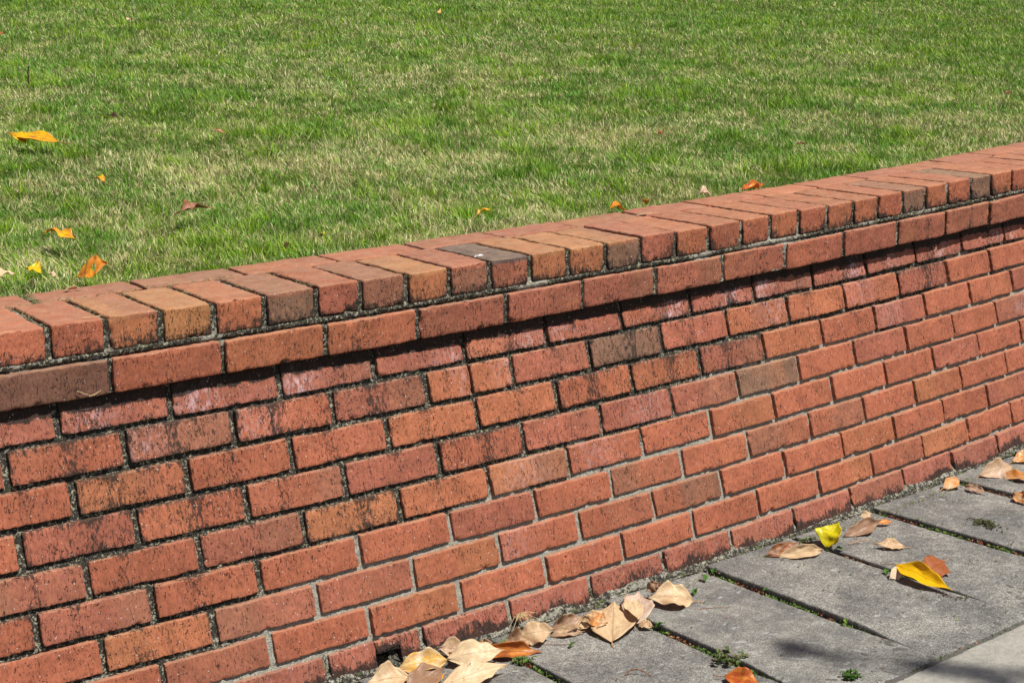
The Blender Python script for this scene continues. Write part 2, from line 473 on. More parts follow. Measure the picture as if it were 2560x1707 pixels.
LEAVES=[
 ('pale tan leaf with a curled yellow edge just below the hole in the wall', (0.6159, -0.2106, -0.554), (0.5187, -0.1904, -0.554), 0.054, 40, 0.6, 0.0072, 0.006, 'cream', 'yellow', 0.0),
 ('cream leaf cut by the bottom edge, leftmost of the pile by the wall', (0.5397, -0.2139, -0.562), (0.4596, -0.1881, -0.562), 0.056, 32, 0.5, 0.006, 0.004, 'cream', 'tan', 0.0),
 ('dull brown leaf lying between two cream leaves at the bottom of the pile', (0.4991, -0.2503, -0.562), (0.6034, -0.222, -0.556), 0.0506, 34, 0.25, 0.0036, 0.003, 'brown', 'brown', 0.0),
 ('small glossy orange leaf showing under the dull brown one', (0.5465, -0.2409, -0.571), (0.5987, -0.2287, -0.568), 0.0242, 24, 0.3, 0.0018, 0.002, 'orange', 'yellow', 0.0),
 ('big wavy cream leaf arching off the paving at the right of the pile', (0.5563, -0.2767, -0.568), (0.7006, -0.2842, -0.558), 0.052, 24, 0.1, 0.014, 0.006, 'cream', 'cream', 0.0),
 ('flat cream leaf with a tiny dark spot behind the big wavy one', (0.6205, -0.2029, -0.566), (0.7254, -0.2377, -0.564), 0.052, 44, 0.15, 0.0036, 0.004, 'cream', 'cream', 0.0),
 ('round pinkish tan leaf leaning on the foot of the wall behind the pile', (0.6787, -0.1785, -0.568), (0.6253, -0.1656, -0.552), 0.044, 58, 0.3, 0.0024, 0.002, 'rose', 'tan', 0.02),
 ('glossy orange brown rolled leaf just right of the pile', (0.7004, -0.1866, -0.566), (0.8017, -0.2527, -0.566), 0.042, 46, 0.9, 0.0024, 0.003, 'orange', 'rust', 0.0),
 ('three pointed tan leaf left of the two dull leaves in the row by the wall', (0.8533, -0.219, -0.562), (0.7852, -0.1935, -0.568), 0.05, 50, 0.25, 0.006, 0.007, 'tan', 'tan', 0.0),
 ('smooth brown leaf leaning on the wall left of the big heart shaped one', (0.8673, -0.1893, -0.566), (0.9347, -0.2077, -0.552), 0.0396, 58, 0.7, 0.0036, 0.003, 'brown', 'tan', 0.0),
 ('thin curled brown leaf on the paving below the smooth brown one', (0.8579, -0.1995, -0.57), (0.9209, -0.2258, -0.568), 0.0198, 39, 0.5, 0.0036, 0.003, 'tan', 'brown', 0.0),
 ('large heart shaped cream leaf propped upright against the wall', (0.9348, -0.293, -0.568), (1.0381, -0.1662, -0.5511), 0.0864, 1.7999999999999998, 0.12, 0.004, 0.004, 'cream', 'tan', 0.02),
 ('cream leaf with an orange lip tucked under the left of the heart shaped one', (0.9626, -0.245, -0.558), (0.9318, -0.2051, -0.548), 0.0352, 49, 0.2, 0.0024, 0.003, 'cream', 'orange', 0.0),
 ('pinkish white leaf standing on its point right of the heart shaped one', (1.0189, -0.2576, -0.568), (1.1031, -0.1669, -0.5504), 0.0648, 7.199999999999999, 0.25, 0.004, 0.004, 'rose', 'white', 0.012),
 ('cream leaf half hidden behind the pinkish white one', (1.0099, -0.2773, -0.554), (1.0961, -0.1343, -0.567), 0.0389, 3.5999999999999996, 0.1, 0.004, 0.002, 'cream', 'cream', 0.0),
 ('folded light tan leaf with a long stalk pointing right, right end of the row', (1.1853, -0.2374, -0.562), (1.0988, -0.2, -0.548), 0.0638, 38, 0.4, 0.012, 0.009, 'cream', 'tan', 0.026),
 ('dull brown curled leaf on the wall foot behind the folded light tan one', (1.1163, -0.1735, -0.554), (1.1434, -0.181, -0.54), 0.0242, 58, 0.4, 0.0024, 0.009, 'brown', 'brown', 0.0),
 ('narrow tan leaf poking out under the pinkish white one', (1.0289, -0.2562, -0.571), (1.0415, -0.2875, -0.571), 0.0242, 24, 0.2, 0.0024, 0.002, 'tan', 'tan', 0.0),
 ('long cream leaf with a dark hollow underside, left of the bright yellow heart leaf', (1.5863, -0.1994, -0.558), (1.4914, -0.146, -0.57), 0.036, 54, 0.7, 0.0072, 0.003, 'cream', 'tan', 0.0),
 ('brown leaf against the wall behind the long cream one', (1.4761, -0.1374, -0.57), (1.5579, -0.155, -0.552), 0.0286, 58, 0.4, 0.0036, 0.003, 'brown', 'rust', 0.0),
 ('bright lemon yellow heart shaped leaf propped against the wall foot', (1.6252, -0.1705, -0.568), (1.6691, -0.1639, -0.522), 0.067, 0.0, 0.45, 0.004, 0.003, 'lemon', 'lemon', 0.0),
 ('long brown leaf with a dark raised lip right of the lemon yellow one', (1.7013, -0.1462, -0.564), (1.8154, -0.1528, -0.548), 0.0374, 54, 0.45, 0.0024, 0.004, 'brown', 'brown', 0.0),
 ('orange leaf tip sticking out right of the dark raised lip', (1.818, -0.1344, -0.57), (1.8581, -0.1479, -0.57), 0.0154, 24, 0.3, 0.0012, 0.001, 'orange', 'orange', 0.0),
 ('small peach leaf on the wall foot behind the long brown one', (1.7964, -0.1055, -0.564), (1.8281, -0.1096, -0.56), 0.0198, 58, 0.3, 0.0012, 0.001, 'tan', 'cream', 0.0),
 ('small tan leaf with raised tip lying alone on the middle paver', (1.7615, -0.2724, -0.57), (1.7034, -0.2375, -0.56), 0.0286, 32, 0.3, 0.0048, 0.003, 'tan', 'tan', 0.014),
 ('big glossy golden yellow leaf lying across a paver joint', (1.6268, -0.3682, -0.552), (1.6311, -0.5175, -0.562), 0.05, 34, 0.5, 0.003, 0.001, 'gold', 'gold', 0.03),
 ('pale underside of a leaf fold beneath the golden yellow one', (1.637, -0.3838, -0.562), (1.5922, -0.3836, -0.571), 0.0286, 34, 0.2, 0.0036, 0.002, 'cream', 'white', 0.0),
 ('russet leaf with a dark midrib behind the golden yellow one', (1.7378, -0.4052, -0.56), (1.6521, -0.4227, -0.564), 0.06, 30, 0.15, 0.0024, 0.002, 'rust', 'rust', 0.024),
 ('yellow tan speckled leaf near the wall, leftmost of the right hand group', (2.1286, -0.0559, -0.57), (2.1975, -0.0503, -0.564), 0.0374, 34, 0.3, 0.0036, 0.003, 'orange', 'cream', 0.012),
 ('small pinkish brown curved leaf right of the speckled one', (2.1852, -0.0759, -0.568), (2.19, -0.14, -0.57), 0.0242, 38, 0.4, 0.0036, 0.003, 'rose', 'brown', 0.0),
 ('large domed light tan leaf near the wall at the right edge', (2.2692, -0.0504, -0.57), (2.3759, -0.0663, -0.562), 0.0506, 50, 0.3, 0.012, 0.003, 'rose', 'tan', 0.014),
 ('long orange leaf cut by the right edge of the picture', (2.3195, -0.0688, -0.57), (2.3449, -0.1664, -0.568), 0.0396, 24, 0.4, 0.0036, 0.003, 'orange', 'tan', 0.0),
 ('upper orange leaf with a white rim at the right edge', (2.4325, -0.0158, -0.569), (2.5194, -0.0203, -0.56), 0.0352, 39, 0.3, 0.0036, 0.003, 'orange', 'cream', 0.012),
 ('short peach leaf at the right edge on the far paver', (2.2237, -0.1879, -0.564), (2.2054, -0.254, -0.57), 0.033, 38, 0.3, 0.0024, 0.003, 'tan', 'orange', 0.0),
 ('deep red orange leaf cut by the bottom edge of the picture', (1.0005, -0.5392, -0.564), (1.0292, -0.606, -0.568), 0.044, 24, 0.4, 0.0036, 0.003, 'red', 'orange', 0.02),
 ('large golden orange curled leaf on the grass at the left edge', (0.6369, 1.6904, 0.2298), (0.5536, 1.8442, 0.2431), 0.056, 14, 0.3, 0.0, 0.001, 'gold', 'orange', 0.04),
 ('small golden flap folded under the large curled leaf on the grass', (0.5616, 1.8368, 0.2388), (0.576, 1.7683, 0.2223), 0.042, 6.0, 0.39, 0.006, 0.002, 'gold', 'gold', 0.0),
 ('dark brown sliver of leaf half sunk in the grass above the curled golden one', (0.9215, 2.0777, 0.25), (0.9381, 2.0142, 0.2398), 0.0189, 6.0, 0.52, 0.004, 0.002, 'dark', 'dark', 0.0),
 ('narrow reddish brown leaf on the grass left of centre', (1.0684, 1.6793, 0.2234), (1.0854, 1.6233, 0.2202), 0.0189, 6.0, 0.52, 0.004, 0.002, 'rust', 'tan', 0.0),
 ('orange brown leaf cut by the left edge high on the lawn', (1.3085, 4.2267, 0.3781), (1.3663, 4.2609, 0.3839), 0.042, 6.0, 0.39, 0.006, 0.002, 'rust', 'orange', 0.0),
 ('tiny cream leaf high on the lawn at the left', (2.0518, 4.6687, 0.3981), (2.0908, 4.6985, 0.3993), 0.0273, 6.0, 0.39, 0.004, 0.002, 'cream', 'cream', 0.0),
 ('pale yellow leaf near the top of the lawn left of centre', (3.6676, 4.6381, 0.3743), (3.6853, 4.6099, 0.3724), 0.0578, 6.0, 0.26, 0.004, 0.002, 'tan', 'gold', 0.0),
 ('small red leaf in the grass right of centre', (2.1719, 1.0779, 0.1802), (2.1837, 1.0654, 0.1837), 0.0252, 6.0, 0.39, 0.004, 0.002, 'red', 'rust', 0.0),
 ('flat dark brown leaf on the grass to the right', (2.428, 0.7794, 0.1603), (2.4611, 0.772, 0.1594), 0.021, 6.0, 0.26, 0.002, 0.002, 'dark', 'rust', 0.0),
 ('tiny brown leaf on the lawn near the right edge', (3.9071, 1.2597, 0.1747), (3.9497, 1.2702, 0.1783), 0.0231, 6.0, 0.39, 0.003, 0.002, 'rust', 'dark', 0.0),
 ('small golden leaf standing in the grass below the curled golden one', (0.535, 1.1153, 0.1933), (0.5235, 1.1469, 0.2013), 0.0231, 6.0, 0.65, 0.004, 0.002, 'gold', 'orange', 0.0),
 ('twisted reddish brown leaf with a dark shadow line on the grass', (0.6123, 0.7095, 0.1752), (0.5319, 0.7143, 0.168), 0.0231, 6.0, 0.8, 0.006, 0.006, 'rust', 'brown', 0.012),
 ('ragged orange leaf on the grass at the left above the coping', (0.2236, 0.6568, 0.1704), (0.2657, 0.5908, 0.1584), 0.0357, 6.0, 0.39, 0.008, 0.006, 'gold', 'orange', 0.0),
 ('short bright yellow orange leaf on the grass near the left edge', (0.0946, 0.3951, 0.1496), (0.1163, 0.3718, 0.1437), 0.0315, 6.0, 0.39, 0.006, 0.004, 'gold', 'lemon', 0.0),
 ('cream leaf cut by the left edge just above the coping', (0.0278, 0.3837, 0.1469), (0.0692, 0.3809, 0.1466), 0.0273, 6.0, 0.26, 0.003, 0.002, 'cream', 'cream', 0.0),
 ('small torn cream leaf between two orange ones above the coping', (0.1241, 0.3599, 0.1431), (0.1344, 0.3475, 0.1377), 0.0189, 6.0, 0.26, 0.003, 0.002, 'cream', 'cream', 0.0),
 ('large orange leaf with a dark hole resting against the coping', (0.1659, 0.325, 0.1387), (0.209, 0.28, 0.1658), 0.055, 36, 0.15, 0.004, 0.002, 'amber', 'orange', 0.016),
 ('slim cream leaf upright in the grass above the coping', (0.6154, 0.3626, 0.1323), (0.6057, 0.3263, 0.1523), 0.0126, 6.0, 0.39, 0.003, 0.001, 'cream', 'cream', 0.0),
 ('tiny yellow green leaf in the grass above the coping', (0.6959, 0.3602, 0.1482), (0.7008, 0.3501, 0.1539), 0.0168, 6.0, 0.39, 0.003, 0.001, 'lemon', 'green', 0.0),
 ('thin amber leaf with a hooked tip on the grass mid picture', (1.1027, 0.4003, 0.1452), (1.1334, 0.3923, 0.1563), 0.0147, 6.0, 0.65, 0.004, 0.003, 'gold', 'amber', 0.01),
 ('orange leaf lying at the back edge of the coping', (1.4104, 0.3229, 0.1393), (1.4563, 0.3228, 0.1291), 0.0294, 11.0, 0.52, 0.006, 0.002, 'orange', 'amber', 0.0),
 ('little upright orange leaf behind the coping', (1.5467, 0.3592, 0.1285), (1.5128, 0.3264, 0.1497), 0.0147, 6.0, 0.39, 0.002, 0.001, 'orange', 'gold', 0.0),
 ('pinkish white leaf hump with a pale stalk behind the coping', (1.7388, 0.3518, 0.1292), (1.7091, 0.3724, 0.1298), 0.0357, 16.0, 0.39, 0.014, 0.002, 'rose', 'cream', 0.016),
 ('red and orange leaf with raised ends behind the coping to the right', (1.8519, 0.3715, 0.1374), (1.9322, 0.3761, 0.1411), 0.0315, 15.0, 0.65, -0.006, 0.004, 'red', 'amber', 0.01),
 ('pale crumpled leaf wedged between the round pinkish tan one and the wall pile', (0.6629, -0.219, -0.562), (0.6413, -0.1764, -0.554), 0.0396, 44, 0.5, 0.0036, 0.006, 'tan', 'cream', 0.0),
 ('dry tan leaf bridging the orange rolled leaf and the three pointed one', (0.7568, -0.1919, -0.566), (0.8085, -0.2081, -0.564), 0.05, 46, 0.9, 0.0024, 0.007, 'tan', 'brown', 0.0),
 ('small crumpled brown leaf at the foot of the wall above the pile', (0.7117, -0.1641, -0.564), (0.7409, -0.1751, -0.558), 0.0242, 54, 0.6, 0.0024, 0.005, 'brown', 'tan', 0.0),
 ('cream leaf fragment between the smooth brown leaf and the heart shaped one', (0.92, -0.1986, -0.568), (0.9588, -0.2068, -0.56), 0.033, 44, 0.7, 0.0024, 0.005, 'cream', 'tan', 0.0),
]
# ------------------------------------------------------------------ the wall
wall = add('brick_wall', None, label='low curved retaining wall of red brick with an overhanging course and a coping of headers', cat='wall')

def brick_into(bt, s0, s1, z0, z1, off, depth, res, code, kindrow, stain_shade=0.0, eff=None, r=0.0022):
    """off: function of z giving the front face offset; depth goes away from the path"""
    w, h = s1 - s0, z1 - z0
    v, Q = rounded_box(res[0], res[1], res[2], w, depth, h, r)
    sd = rng.integers(0, 10000)
    shift = rng.random(3) * 50
    # crooked arrises and slightly dished faces
    lo = np.stack([noise(v + shift, 22, 1), noise(v + shift, 22, 2), noise(v + shift, 22, 3)], -1)
    hi = np.stack([noise(v + shift, 110, 4, 2), noise(v + shift, 110, 5, 2), noise(v + shift, 110, 6, 2)], -1)
    fine = noise(v + shift, 300, 8, 2)
    v2 = v + lo * (0.0012 if kindrow == 'wall' else np.array([0.0013, 0.0017, 0.0011])) + hi * 0.0011 + np.stack([noise(v + shift, 240, 14), noise(v + shift, 240, 15), noise(v + shift, 240, 16)], -1) * [0.0008, 0.0002, 0.0008]
    edge = (np.minimum(v[:, 0], w - v[:, 0]) < 0.004) | (np.minimum(v[:, 2], h - v[:, 2]) < 0.004)
    chip = np.clip(noise(v + shift, 60, 9, 2) - 0.34, 0, 1) * edge
    v2[:, 1] += chip * 0.016 + fine * 0.00035
    cz = v2[:, 2] + z0
    ds, dz_, do = rng.normal(0, 0.0006), rng.normal(0, 0.0007), rng.normal(0, 0.0008)
    tilt = rng.normal(0, 0.006)
    loc = np.stack([s0 + v2[:, 0] + ds, off(cz, s0) + do + tilt * (v[:, 0] - w / 2) - v2[:, 1], cz + dz_ + rng.normal(0, 0.004) * (v[:, 0] - w / 2)], -1)
    a, b = (code.split('/') + [code])[:2] if '/' in code else (code, code)
    ca, cb = np.array(PAL[a]), np.array(PAL[b])
    cut = rng.uniform(0.35, 0.7)
    t = smooth(-0.10, 0.10, (v[:, 0] / w - cut) + 0.08 * noise(v + shift, 60, 11, 2))[:, None]
    cb = cb * 0.7 + ca * 0.3; ca = ca * 0.8 + cb * 0.2
    var = 1 + rng.normal(0, 0.05)
    col = (ca * (1 - t) + cb * t) * var
    # kiln flashing: broad soft patches inside a brick
    fl = smooth(0.05, 0.6, noise(v * [1, 1, 0.6] + shift, 16, 12, 2))[:, None]
    tgt = np.array(PAL[rng.choice(['t', 'p', 'm', 'o', 'b'])])
    col = col * (1 - 0.35 * fl) + tgt * 0.35 * fl
    x = v[:, 0]
    zz = v[:, 2] / h
    st = np.full(len(v), stain_shade) if np.isscalar(stain_shade) else stain_shade(v, w, h, shift)
    ef = np.zeros(len(v)) if eff is None else eff(v, w, h)
    front = np.where(v[:, 2] > h - r * 0.5, 0.0, 1.0)
    rest = v + shift
    bt.put(place(loc), Q, col=np.clip(col, 0.01, 0.9), rest=rest, msk=np.stack([st, ef, front], -1))
    return loc

JW = 0.0108
def hj(s): return 0.5 * (0.0125 - 0.0030 * min(max((s - 0.3) / 2.0, 0), 1))      # joint width
off_wall = lambda z, s: -BETA * z
# courses of the battered face
faces = Batch()
for c in range(1, 10):
    i0, codes = WALL_COL[c]
    zt = -(c - 1) * MH + DZ[c - 1] - JW / 2
    zb = -c * MH + DZ[c] + JW / 2
    if c == 1: zt = -0.002
    half = 0.0 if c % 2 else 0.5
    n = math.floor(S_LO / ML)
    while n * ML < S_HI:
        a, b = n + half, n + 1 + half
        sa, sb = a * ML + JIT.get((c, a), 0), b * ML + JIT.get((c, b), 0)
        k = int(round(a - i0))
        code = codes[k] if 0 <= k < len(codes) else str(rng.choice(['r', 'r', 'r', 'o', 'p', 'p', 'm', 'r/b', 'b', 't/r']))
        seen = -0.45 < sb and sa < 3.4
        res = (46, 6, 18) if seen else (8, 6, 7)
        sg = float(np.clip(soot(np.array((sa + sb) / 2), np.array((zt + zb) / 2)), 0, 1))
        heavy = rng.random() < 0.34
        s_amt = 0.04 + 0.17 * sg + (0.22 if heavy and sg > 0.3 else 0.0)
        phase = rng.uniform(0.3, 0.7)
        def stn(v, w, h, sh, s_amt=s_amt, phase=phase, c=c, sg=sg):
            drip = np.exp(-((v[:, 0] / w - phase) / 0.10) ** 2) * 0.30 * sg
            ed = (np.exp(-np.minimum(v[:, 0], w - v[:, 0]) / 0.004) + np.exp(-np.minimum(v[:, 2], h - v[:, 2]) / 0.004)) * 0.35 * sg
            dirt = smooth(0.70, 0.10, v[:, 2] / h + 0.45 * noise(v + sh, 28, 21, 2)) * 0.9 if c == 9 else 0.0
            soot_shade = smooth(0.54, 0.74, v[:, 2] / h + 0.1 * noise(v + sh, 50, 22, 2)) * 1.6 if c == 1 else 0.0  # soot, and the overhang's shadow deepened by painting the top of this course
            return s_amt + drip + ed + dirt + soot_shade
        ef = None
        if c == 1:
            pos = rng.uniform(0.05, 0.95); amt = rng.uniform(0.25, 0.95)
            ef = lambda v, w, h, pos=pos, amt=amt: 0.08 + amt * np.exp(-((v[:, 0] / w - pos) / 0.16) ** 2)
        elif c == 9:
            ef = lambda v, w, h: 0.08 + 0.0 * v[:, 0]
        elif rng.random() < 0.14:
            pos = rng.uniform(0.05, 0.95)
            ef = lambda v, w, h, pos=pos: 0.30 * np.exp(-((v[:, 0] / w - pos) / 0.3) ** 2)
        if c == 9 and abs(a - 2) < 0.1:
            # weep hole knocked through the bottom brick
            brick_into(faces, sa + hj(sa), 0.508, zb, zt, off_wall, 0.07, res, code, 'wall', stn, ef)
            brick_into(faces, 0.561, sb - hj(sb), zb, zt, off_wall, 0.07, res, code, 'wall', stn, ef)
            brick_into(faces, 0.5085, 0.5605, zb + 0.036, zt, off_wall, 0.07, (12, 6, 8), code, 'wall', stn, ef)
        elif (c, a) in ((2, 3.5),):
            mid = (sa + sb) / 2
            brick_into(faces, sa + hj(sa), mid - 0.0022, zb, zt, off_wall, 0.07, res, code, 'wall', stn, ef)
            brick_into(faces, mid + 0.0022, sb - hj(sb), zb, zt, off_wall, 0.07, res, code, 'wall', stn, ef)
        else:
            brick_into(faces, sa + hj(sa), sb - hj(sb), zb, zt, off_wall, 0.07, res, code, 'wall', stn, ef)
        n += 1
add('wall_face', faces.mesh('wall_face', M_BRICK), wall)

# overhanging stretcher course
YP = 0.0190
off_p = lambda z, s: YP + 0.0055 * min(s, 3.2)
P_COL = ['r', 'p', 'r', 'd', 'r', 'o', 'o/r', 'm/p', 'p/m', 'p/b', 'p/b', 'm/p', 'r/p', 'p', 'm/p', 'm', 'm/p', 'r', 'p', 'm', 'r']
P_S = {0: 0.0883, 1: 0.2946, 2: 0.4984, 3: 0.6982, 4: 0.9041, 9: 1.9160, 10: 2.1240, 11: 2.3260, 12: 2.5290}
prow = Batch()
for n in range(-13, 32):
    sa = P_S.get(n, 0.0897 + n * ML + (-0.006 if 4 < n < 9 else 0)); sb = P_S.get(n + 1, 0.0897 + (n + 1) * ML + (-0.006 if 4 < n + 1 < 9 else 0))
    k = n + 4
    code = P_COL[k] if 0 <= k < len(P_COL) else str(rng.choice(['r', 'p', 'm', 'r/b']))
    seen = -0.5 < sb and sa < 3.4
    ph = rng.uniform(0.3, 0.75); hv = rng.choice([0.1, 0.2, 0.75, 0.5])
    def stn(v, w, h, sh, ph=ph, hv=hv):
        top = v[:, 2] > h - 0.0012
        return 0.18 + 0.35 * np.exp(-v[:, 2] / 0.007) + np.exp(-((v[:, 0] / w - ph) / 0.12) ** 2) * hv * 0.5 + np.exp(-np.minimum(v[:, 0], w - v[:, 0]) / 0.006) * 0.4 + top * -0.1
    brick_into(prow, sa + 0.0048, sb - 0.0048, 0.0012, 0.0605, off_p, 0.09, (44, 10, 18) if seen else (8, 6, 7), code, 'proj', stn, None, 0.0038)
add('overhanging_course', prow.mesh('overhanging_course', M_BRICK), wall)

# coping headers
H_S = [-0.0114, 0.0885, 0.1869, 0.2849, 0.3821, 0.4853, 0.5776, 0.6769, 0.7747, 0.8708, 0.9688, 1.0665, 1.166, 1.2625, 1.3635, 1.464, 1.565, 1.661, 1.7583, 1.8575, 1.9559, 2.0502, 2.1496, 2.2467, 2.3427, 2.4465, 2.543, 2.6418]
H_COL = ['r', 'T/m', 'T', 'o', 'b', 'r', 'b', 'T', 'p', 'k', 'T', 'T', 'T/b', 'p', 'o', 'r', 'o', 'o', 'r', 'o', 'o', 'r', 'b', 'o', 'r', 'g', 'o', 'r', 'r', 'o', 'p', 'r']
H_FACE = {9: 'm', 8: 'b', 4: 'g', 6: 'b', 12: 'g', 2: 'T', 16: 'r', 11: 't', 10: 't', 22: 'g', 25: 'g', 7: 't', 5: 'p', 1: 't'}
off_h = lambda z, s: YP - 0.0090 + 0.0135 * min(s, 2.6) - 0.00304 * min(s, 2.6) ** 2
def h_s(i):
    if 0 <= i < len(H_S): return H_S[i]
    if i < 0: return H_S[0] + i * 0.0985
    return H_S[-1] + (i - len(H_S) + 1) * 0.0985
hrow = Batch()
for i in range(-25, 70):
    sa, sb = h_s(i), h_s(i + 1)
    code = H_COL[i] if 0 <= i < len(H_COL) else str(rng.choice(['r', 'o', 'r', 'p', 'b', 't']))
    seen = -0.5 < sb and sa < 3.4
    hv = rng.uniform(0.2, 0.75); side = rng.choice([0, 1])
    def stn(v, w, h, sh, hv=hv, side=side):
        top = v[:, 2] > h - 0.006
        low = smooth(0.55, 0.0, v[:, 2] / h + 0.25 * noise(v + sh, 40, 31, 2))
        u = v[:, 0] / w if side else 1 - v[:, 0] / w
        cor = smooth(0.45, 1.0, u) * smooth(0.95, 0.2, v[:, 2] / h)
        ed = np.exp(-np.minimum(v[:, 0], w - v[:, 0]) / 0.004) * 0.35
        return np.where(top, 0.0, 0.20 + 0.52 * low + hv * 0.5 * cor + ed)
    st0 = hrow.n
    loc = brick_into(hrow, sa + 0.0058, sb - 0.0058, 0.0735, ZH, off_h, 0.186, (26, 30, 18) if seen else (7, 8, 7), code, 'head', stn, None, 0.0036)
    if i in H_FACE:
        fc = np.array(PAL[H_FACE[i]])
        colr = hrow.a['col'][-1]
        vv = hrow.v[-1][:, 2]
        t = smooth(ZH - 0.006, ZH - 0.012, vv)[:, None]
        hrow.a['col'][-1] = colr * (1 - t) + fc * t
add('coping_headers', hrow.mesh('coping_headers', M_BRICK), wall)

# back row of stretchers behind the headers
K_COL = ['r', 'm', 'r', 'm', 'b', 'o/m', 'r', 'm', 'p', 't/b', 'p', 'r', 'o', 'r', 'p', 'o', 'p', 'r', 'p', 'p']
krow = Batch()
for n in range(-13, 32):
    sa, sb = 0.2436 + n * ML, 0.2436 + (n + 1) * ML
    if n > 14: sa += 0; 
    k = n + 4
    code = K_COL[k] if 0 <= k < len(K_COL) else str(rng.choice(['r', 'o', 'm', 'p']))
    seen = -0.5 < sb and sa < 3.4
    brick_into(krow, sa + 0.004, sb - 0.004, 0.0735, ZH - 0.0005, lambda z, s: off_h(z, s) - 0.1935, 0.086, (22, 12, 7) if seen else (7, 6, 7), code, 'back', 0.0, None, 0.0036)
add('coping_stretchers', krow.mesh('coping_stretchers', M_BRICK), wall)

# mortar: face of the wall, beds of the two top courses, coping joints
def sheet(name, s_rng, ns, t_rng, ntt, fn, mat, parent, extra=None):
    s = np.linspace(*s_rng, ns); t = np.linspace(*t_rng, ntt)
    Sg, Tg = np.meshgrid(s, t, indexing='ij')
    loc, at = fn(Sg.ravel(), Tg.ravel())
    f = grid_faces(ns, ntt)
    me = make_mesh(name, place(loc), f, None, mat, True, at)
    return add(name, me, parent) if parent is not None else me

mb = Batch()
def mortar_patch(s_a, s_b, ns, t, fn):
    s = np.linspace(s_a, s_b, ns)
    Sg, Tg = np.meshgrid(s, t, indexing='ij')
    loc, dark, moss = fn(Sg.ravel(), Tg.ravel())
    mb.put(place(loc), grid_faces(ns, len(t)), rest=loc, dark=dark, moss=moss)

def face_mortar(s, z):
    p = np.stack([s, z * 0, z], -1)
    rec = 0.0078 + 0.0022 * noise(p, 45, 41, 3) + 0.0012 * noise(p, 220, 42, 2)
    # deeper raked joints at the right half
    rec += 0.0028 * smooth(1.2, 2.2, s)
    base = smooth(-0.550, -0.572, z + 0.010 * noise(p, 14, 43, 2))
    rec = rec * (1 - base) - 0.003 * base
    hole = ((np.abs(s - 0.5345) < 0.025) & (z < -0.545))
    rec = np.where(hole, 0.055, rec)
    off = -BETA * z - rec
    return np.stack([s, off, z], -1), soot(s, z) + 0.1 * noise(p, 9, 44), np.where(z < -0.53, 0.6, 0.15)
zs = np.concatenate([np.linspace(0.002, -9 * MH - 0.03, 170)])
mortar_patch(-0.5, 3.45, 1150, zs[::-1], face_mortar)
zs2 = np.linspace(-9 * MH - 0.03, 0.002, 40)
mortar_patch(S_LO, -0.5, 60, zs2, face_mortar)
mortar_patch(3.45, S_HI, 100, zs2, face_mortar)
# between the overhanging bricks, the bed above them, and between the headers
def top_mortar(s, z):
    p = np.stack([s, z * 0, z], -1)
    o = np.array([off_h(0, min(max(a, -3), 2.6)) for a in np.linspace(-3, 7, 200)])
    base = np.interp(s, np.linspace(-3, 7, 200), o)
    bed = smooth(0.062, 0.066, z) * smooth(0.0745, 0.0715, z)
    rec = 0.0062 + 0.0026 * noise(p, 40, 51, 3) + 0.0012 * noise(p, 200, 52, 2)
    rec = rec - bed * (0.0062 + 0.003 * noise(p, 60, 53, 2))
    low = smooth(0.062, 0.058, z)
    rec = rec - low * (0.0055)
    return np.stack([s, base - rec, z], -1), np.clip(0.76 - 0.10 * smooth(0.6, 2.6, s) + 0.55 * noise(p, 16, 54, 2), 0, 1), np.full(len(s), 0.35)
mortar_patch(-0.5, 3.45, 1150, np.linspace(0.0025, 0.126, 60), top_mortar)
mortar_patch(S_LO, -0.5, 60, np.linspace(0.0025, 0.126, 16), top_mortar)
mortar_patch(3.45, S_HI, 100, np.linspace(0.0025, 0.126, 16), top_mortar)
# underside of the overhang
def under(s, t):
    o = np.interp(s, np.linspace(-3, 7, 200), [off_p(0, a) for a in np.linspace(-3, 7, 200)])
    p = np.stack([s, t, t * 0], -1)
    return np.stack([s, -0.02 + t * (o - 0.004 + 0.02), 0.0032 + 0.0008 * noise(p, 60, 55, 2)], -1), np.full(len(s), 0.85), np.zeros(len(s))
mortar_patch(S_LO, S_HI, 900, np.linspace(0, 1, 8), under)
def coping_top(s, t):
    base = np.interp(s, np.linspace(-3, 7, 200), [off_h(0, min(a, 2.6)) for a in np.linspace(-3, 7, 200)])
    o = base - 0.008 - t * 0.270
    p = np.stack([s, o, o * 0], -1)
    z = ZH - 0.0066 + 0.0014 * noise(p, 60, 61, 2) + 0.0008 * noise(p, 220, 62, 2)
    left = smooth(0.35, -0.1, s)
    return np.stack([s, o, z], -1), np.clip(0.52 + 0.45 * noise(p, 14, 63, 2), 0, 1), 0.45 + 0.5 * left
mortar_patch(-0.5, 3.45, 1150, np.linspace(0, 1, 60), coping_top)
mortar_patch(S_LO, -0.5, 60, np.linspace(0, 1, 12), coping_top)
mortar_patch(3.45, S_HI, 100, np.linspace(0, 1, 12), coping_top)
# back of the wall against the soil and the two ends
mortar_patch(S_LO, S_HI, 60, np.linspace(-0.62, 0.122, 8), lambda s, z: (np.stack([s, np.full(len(s), -0.262), z], -1), np.full(len(s), 0.6), np.zeros(len(s))))
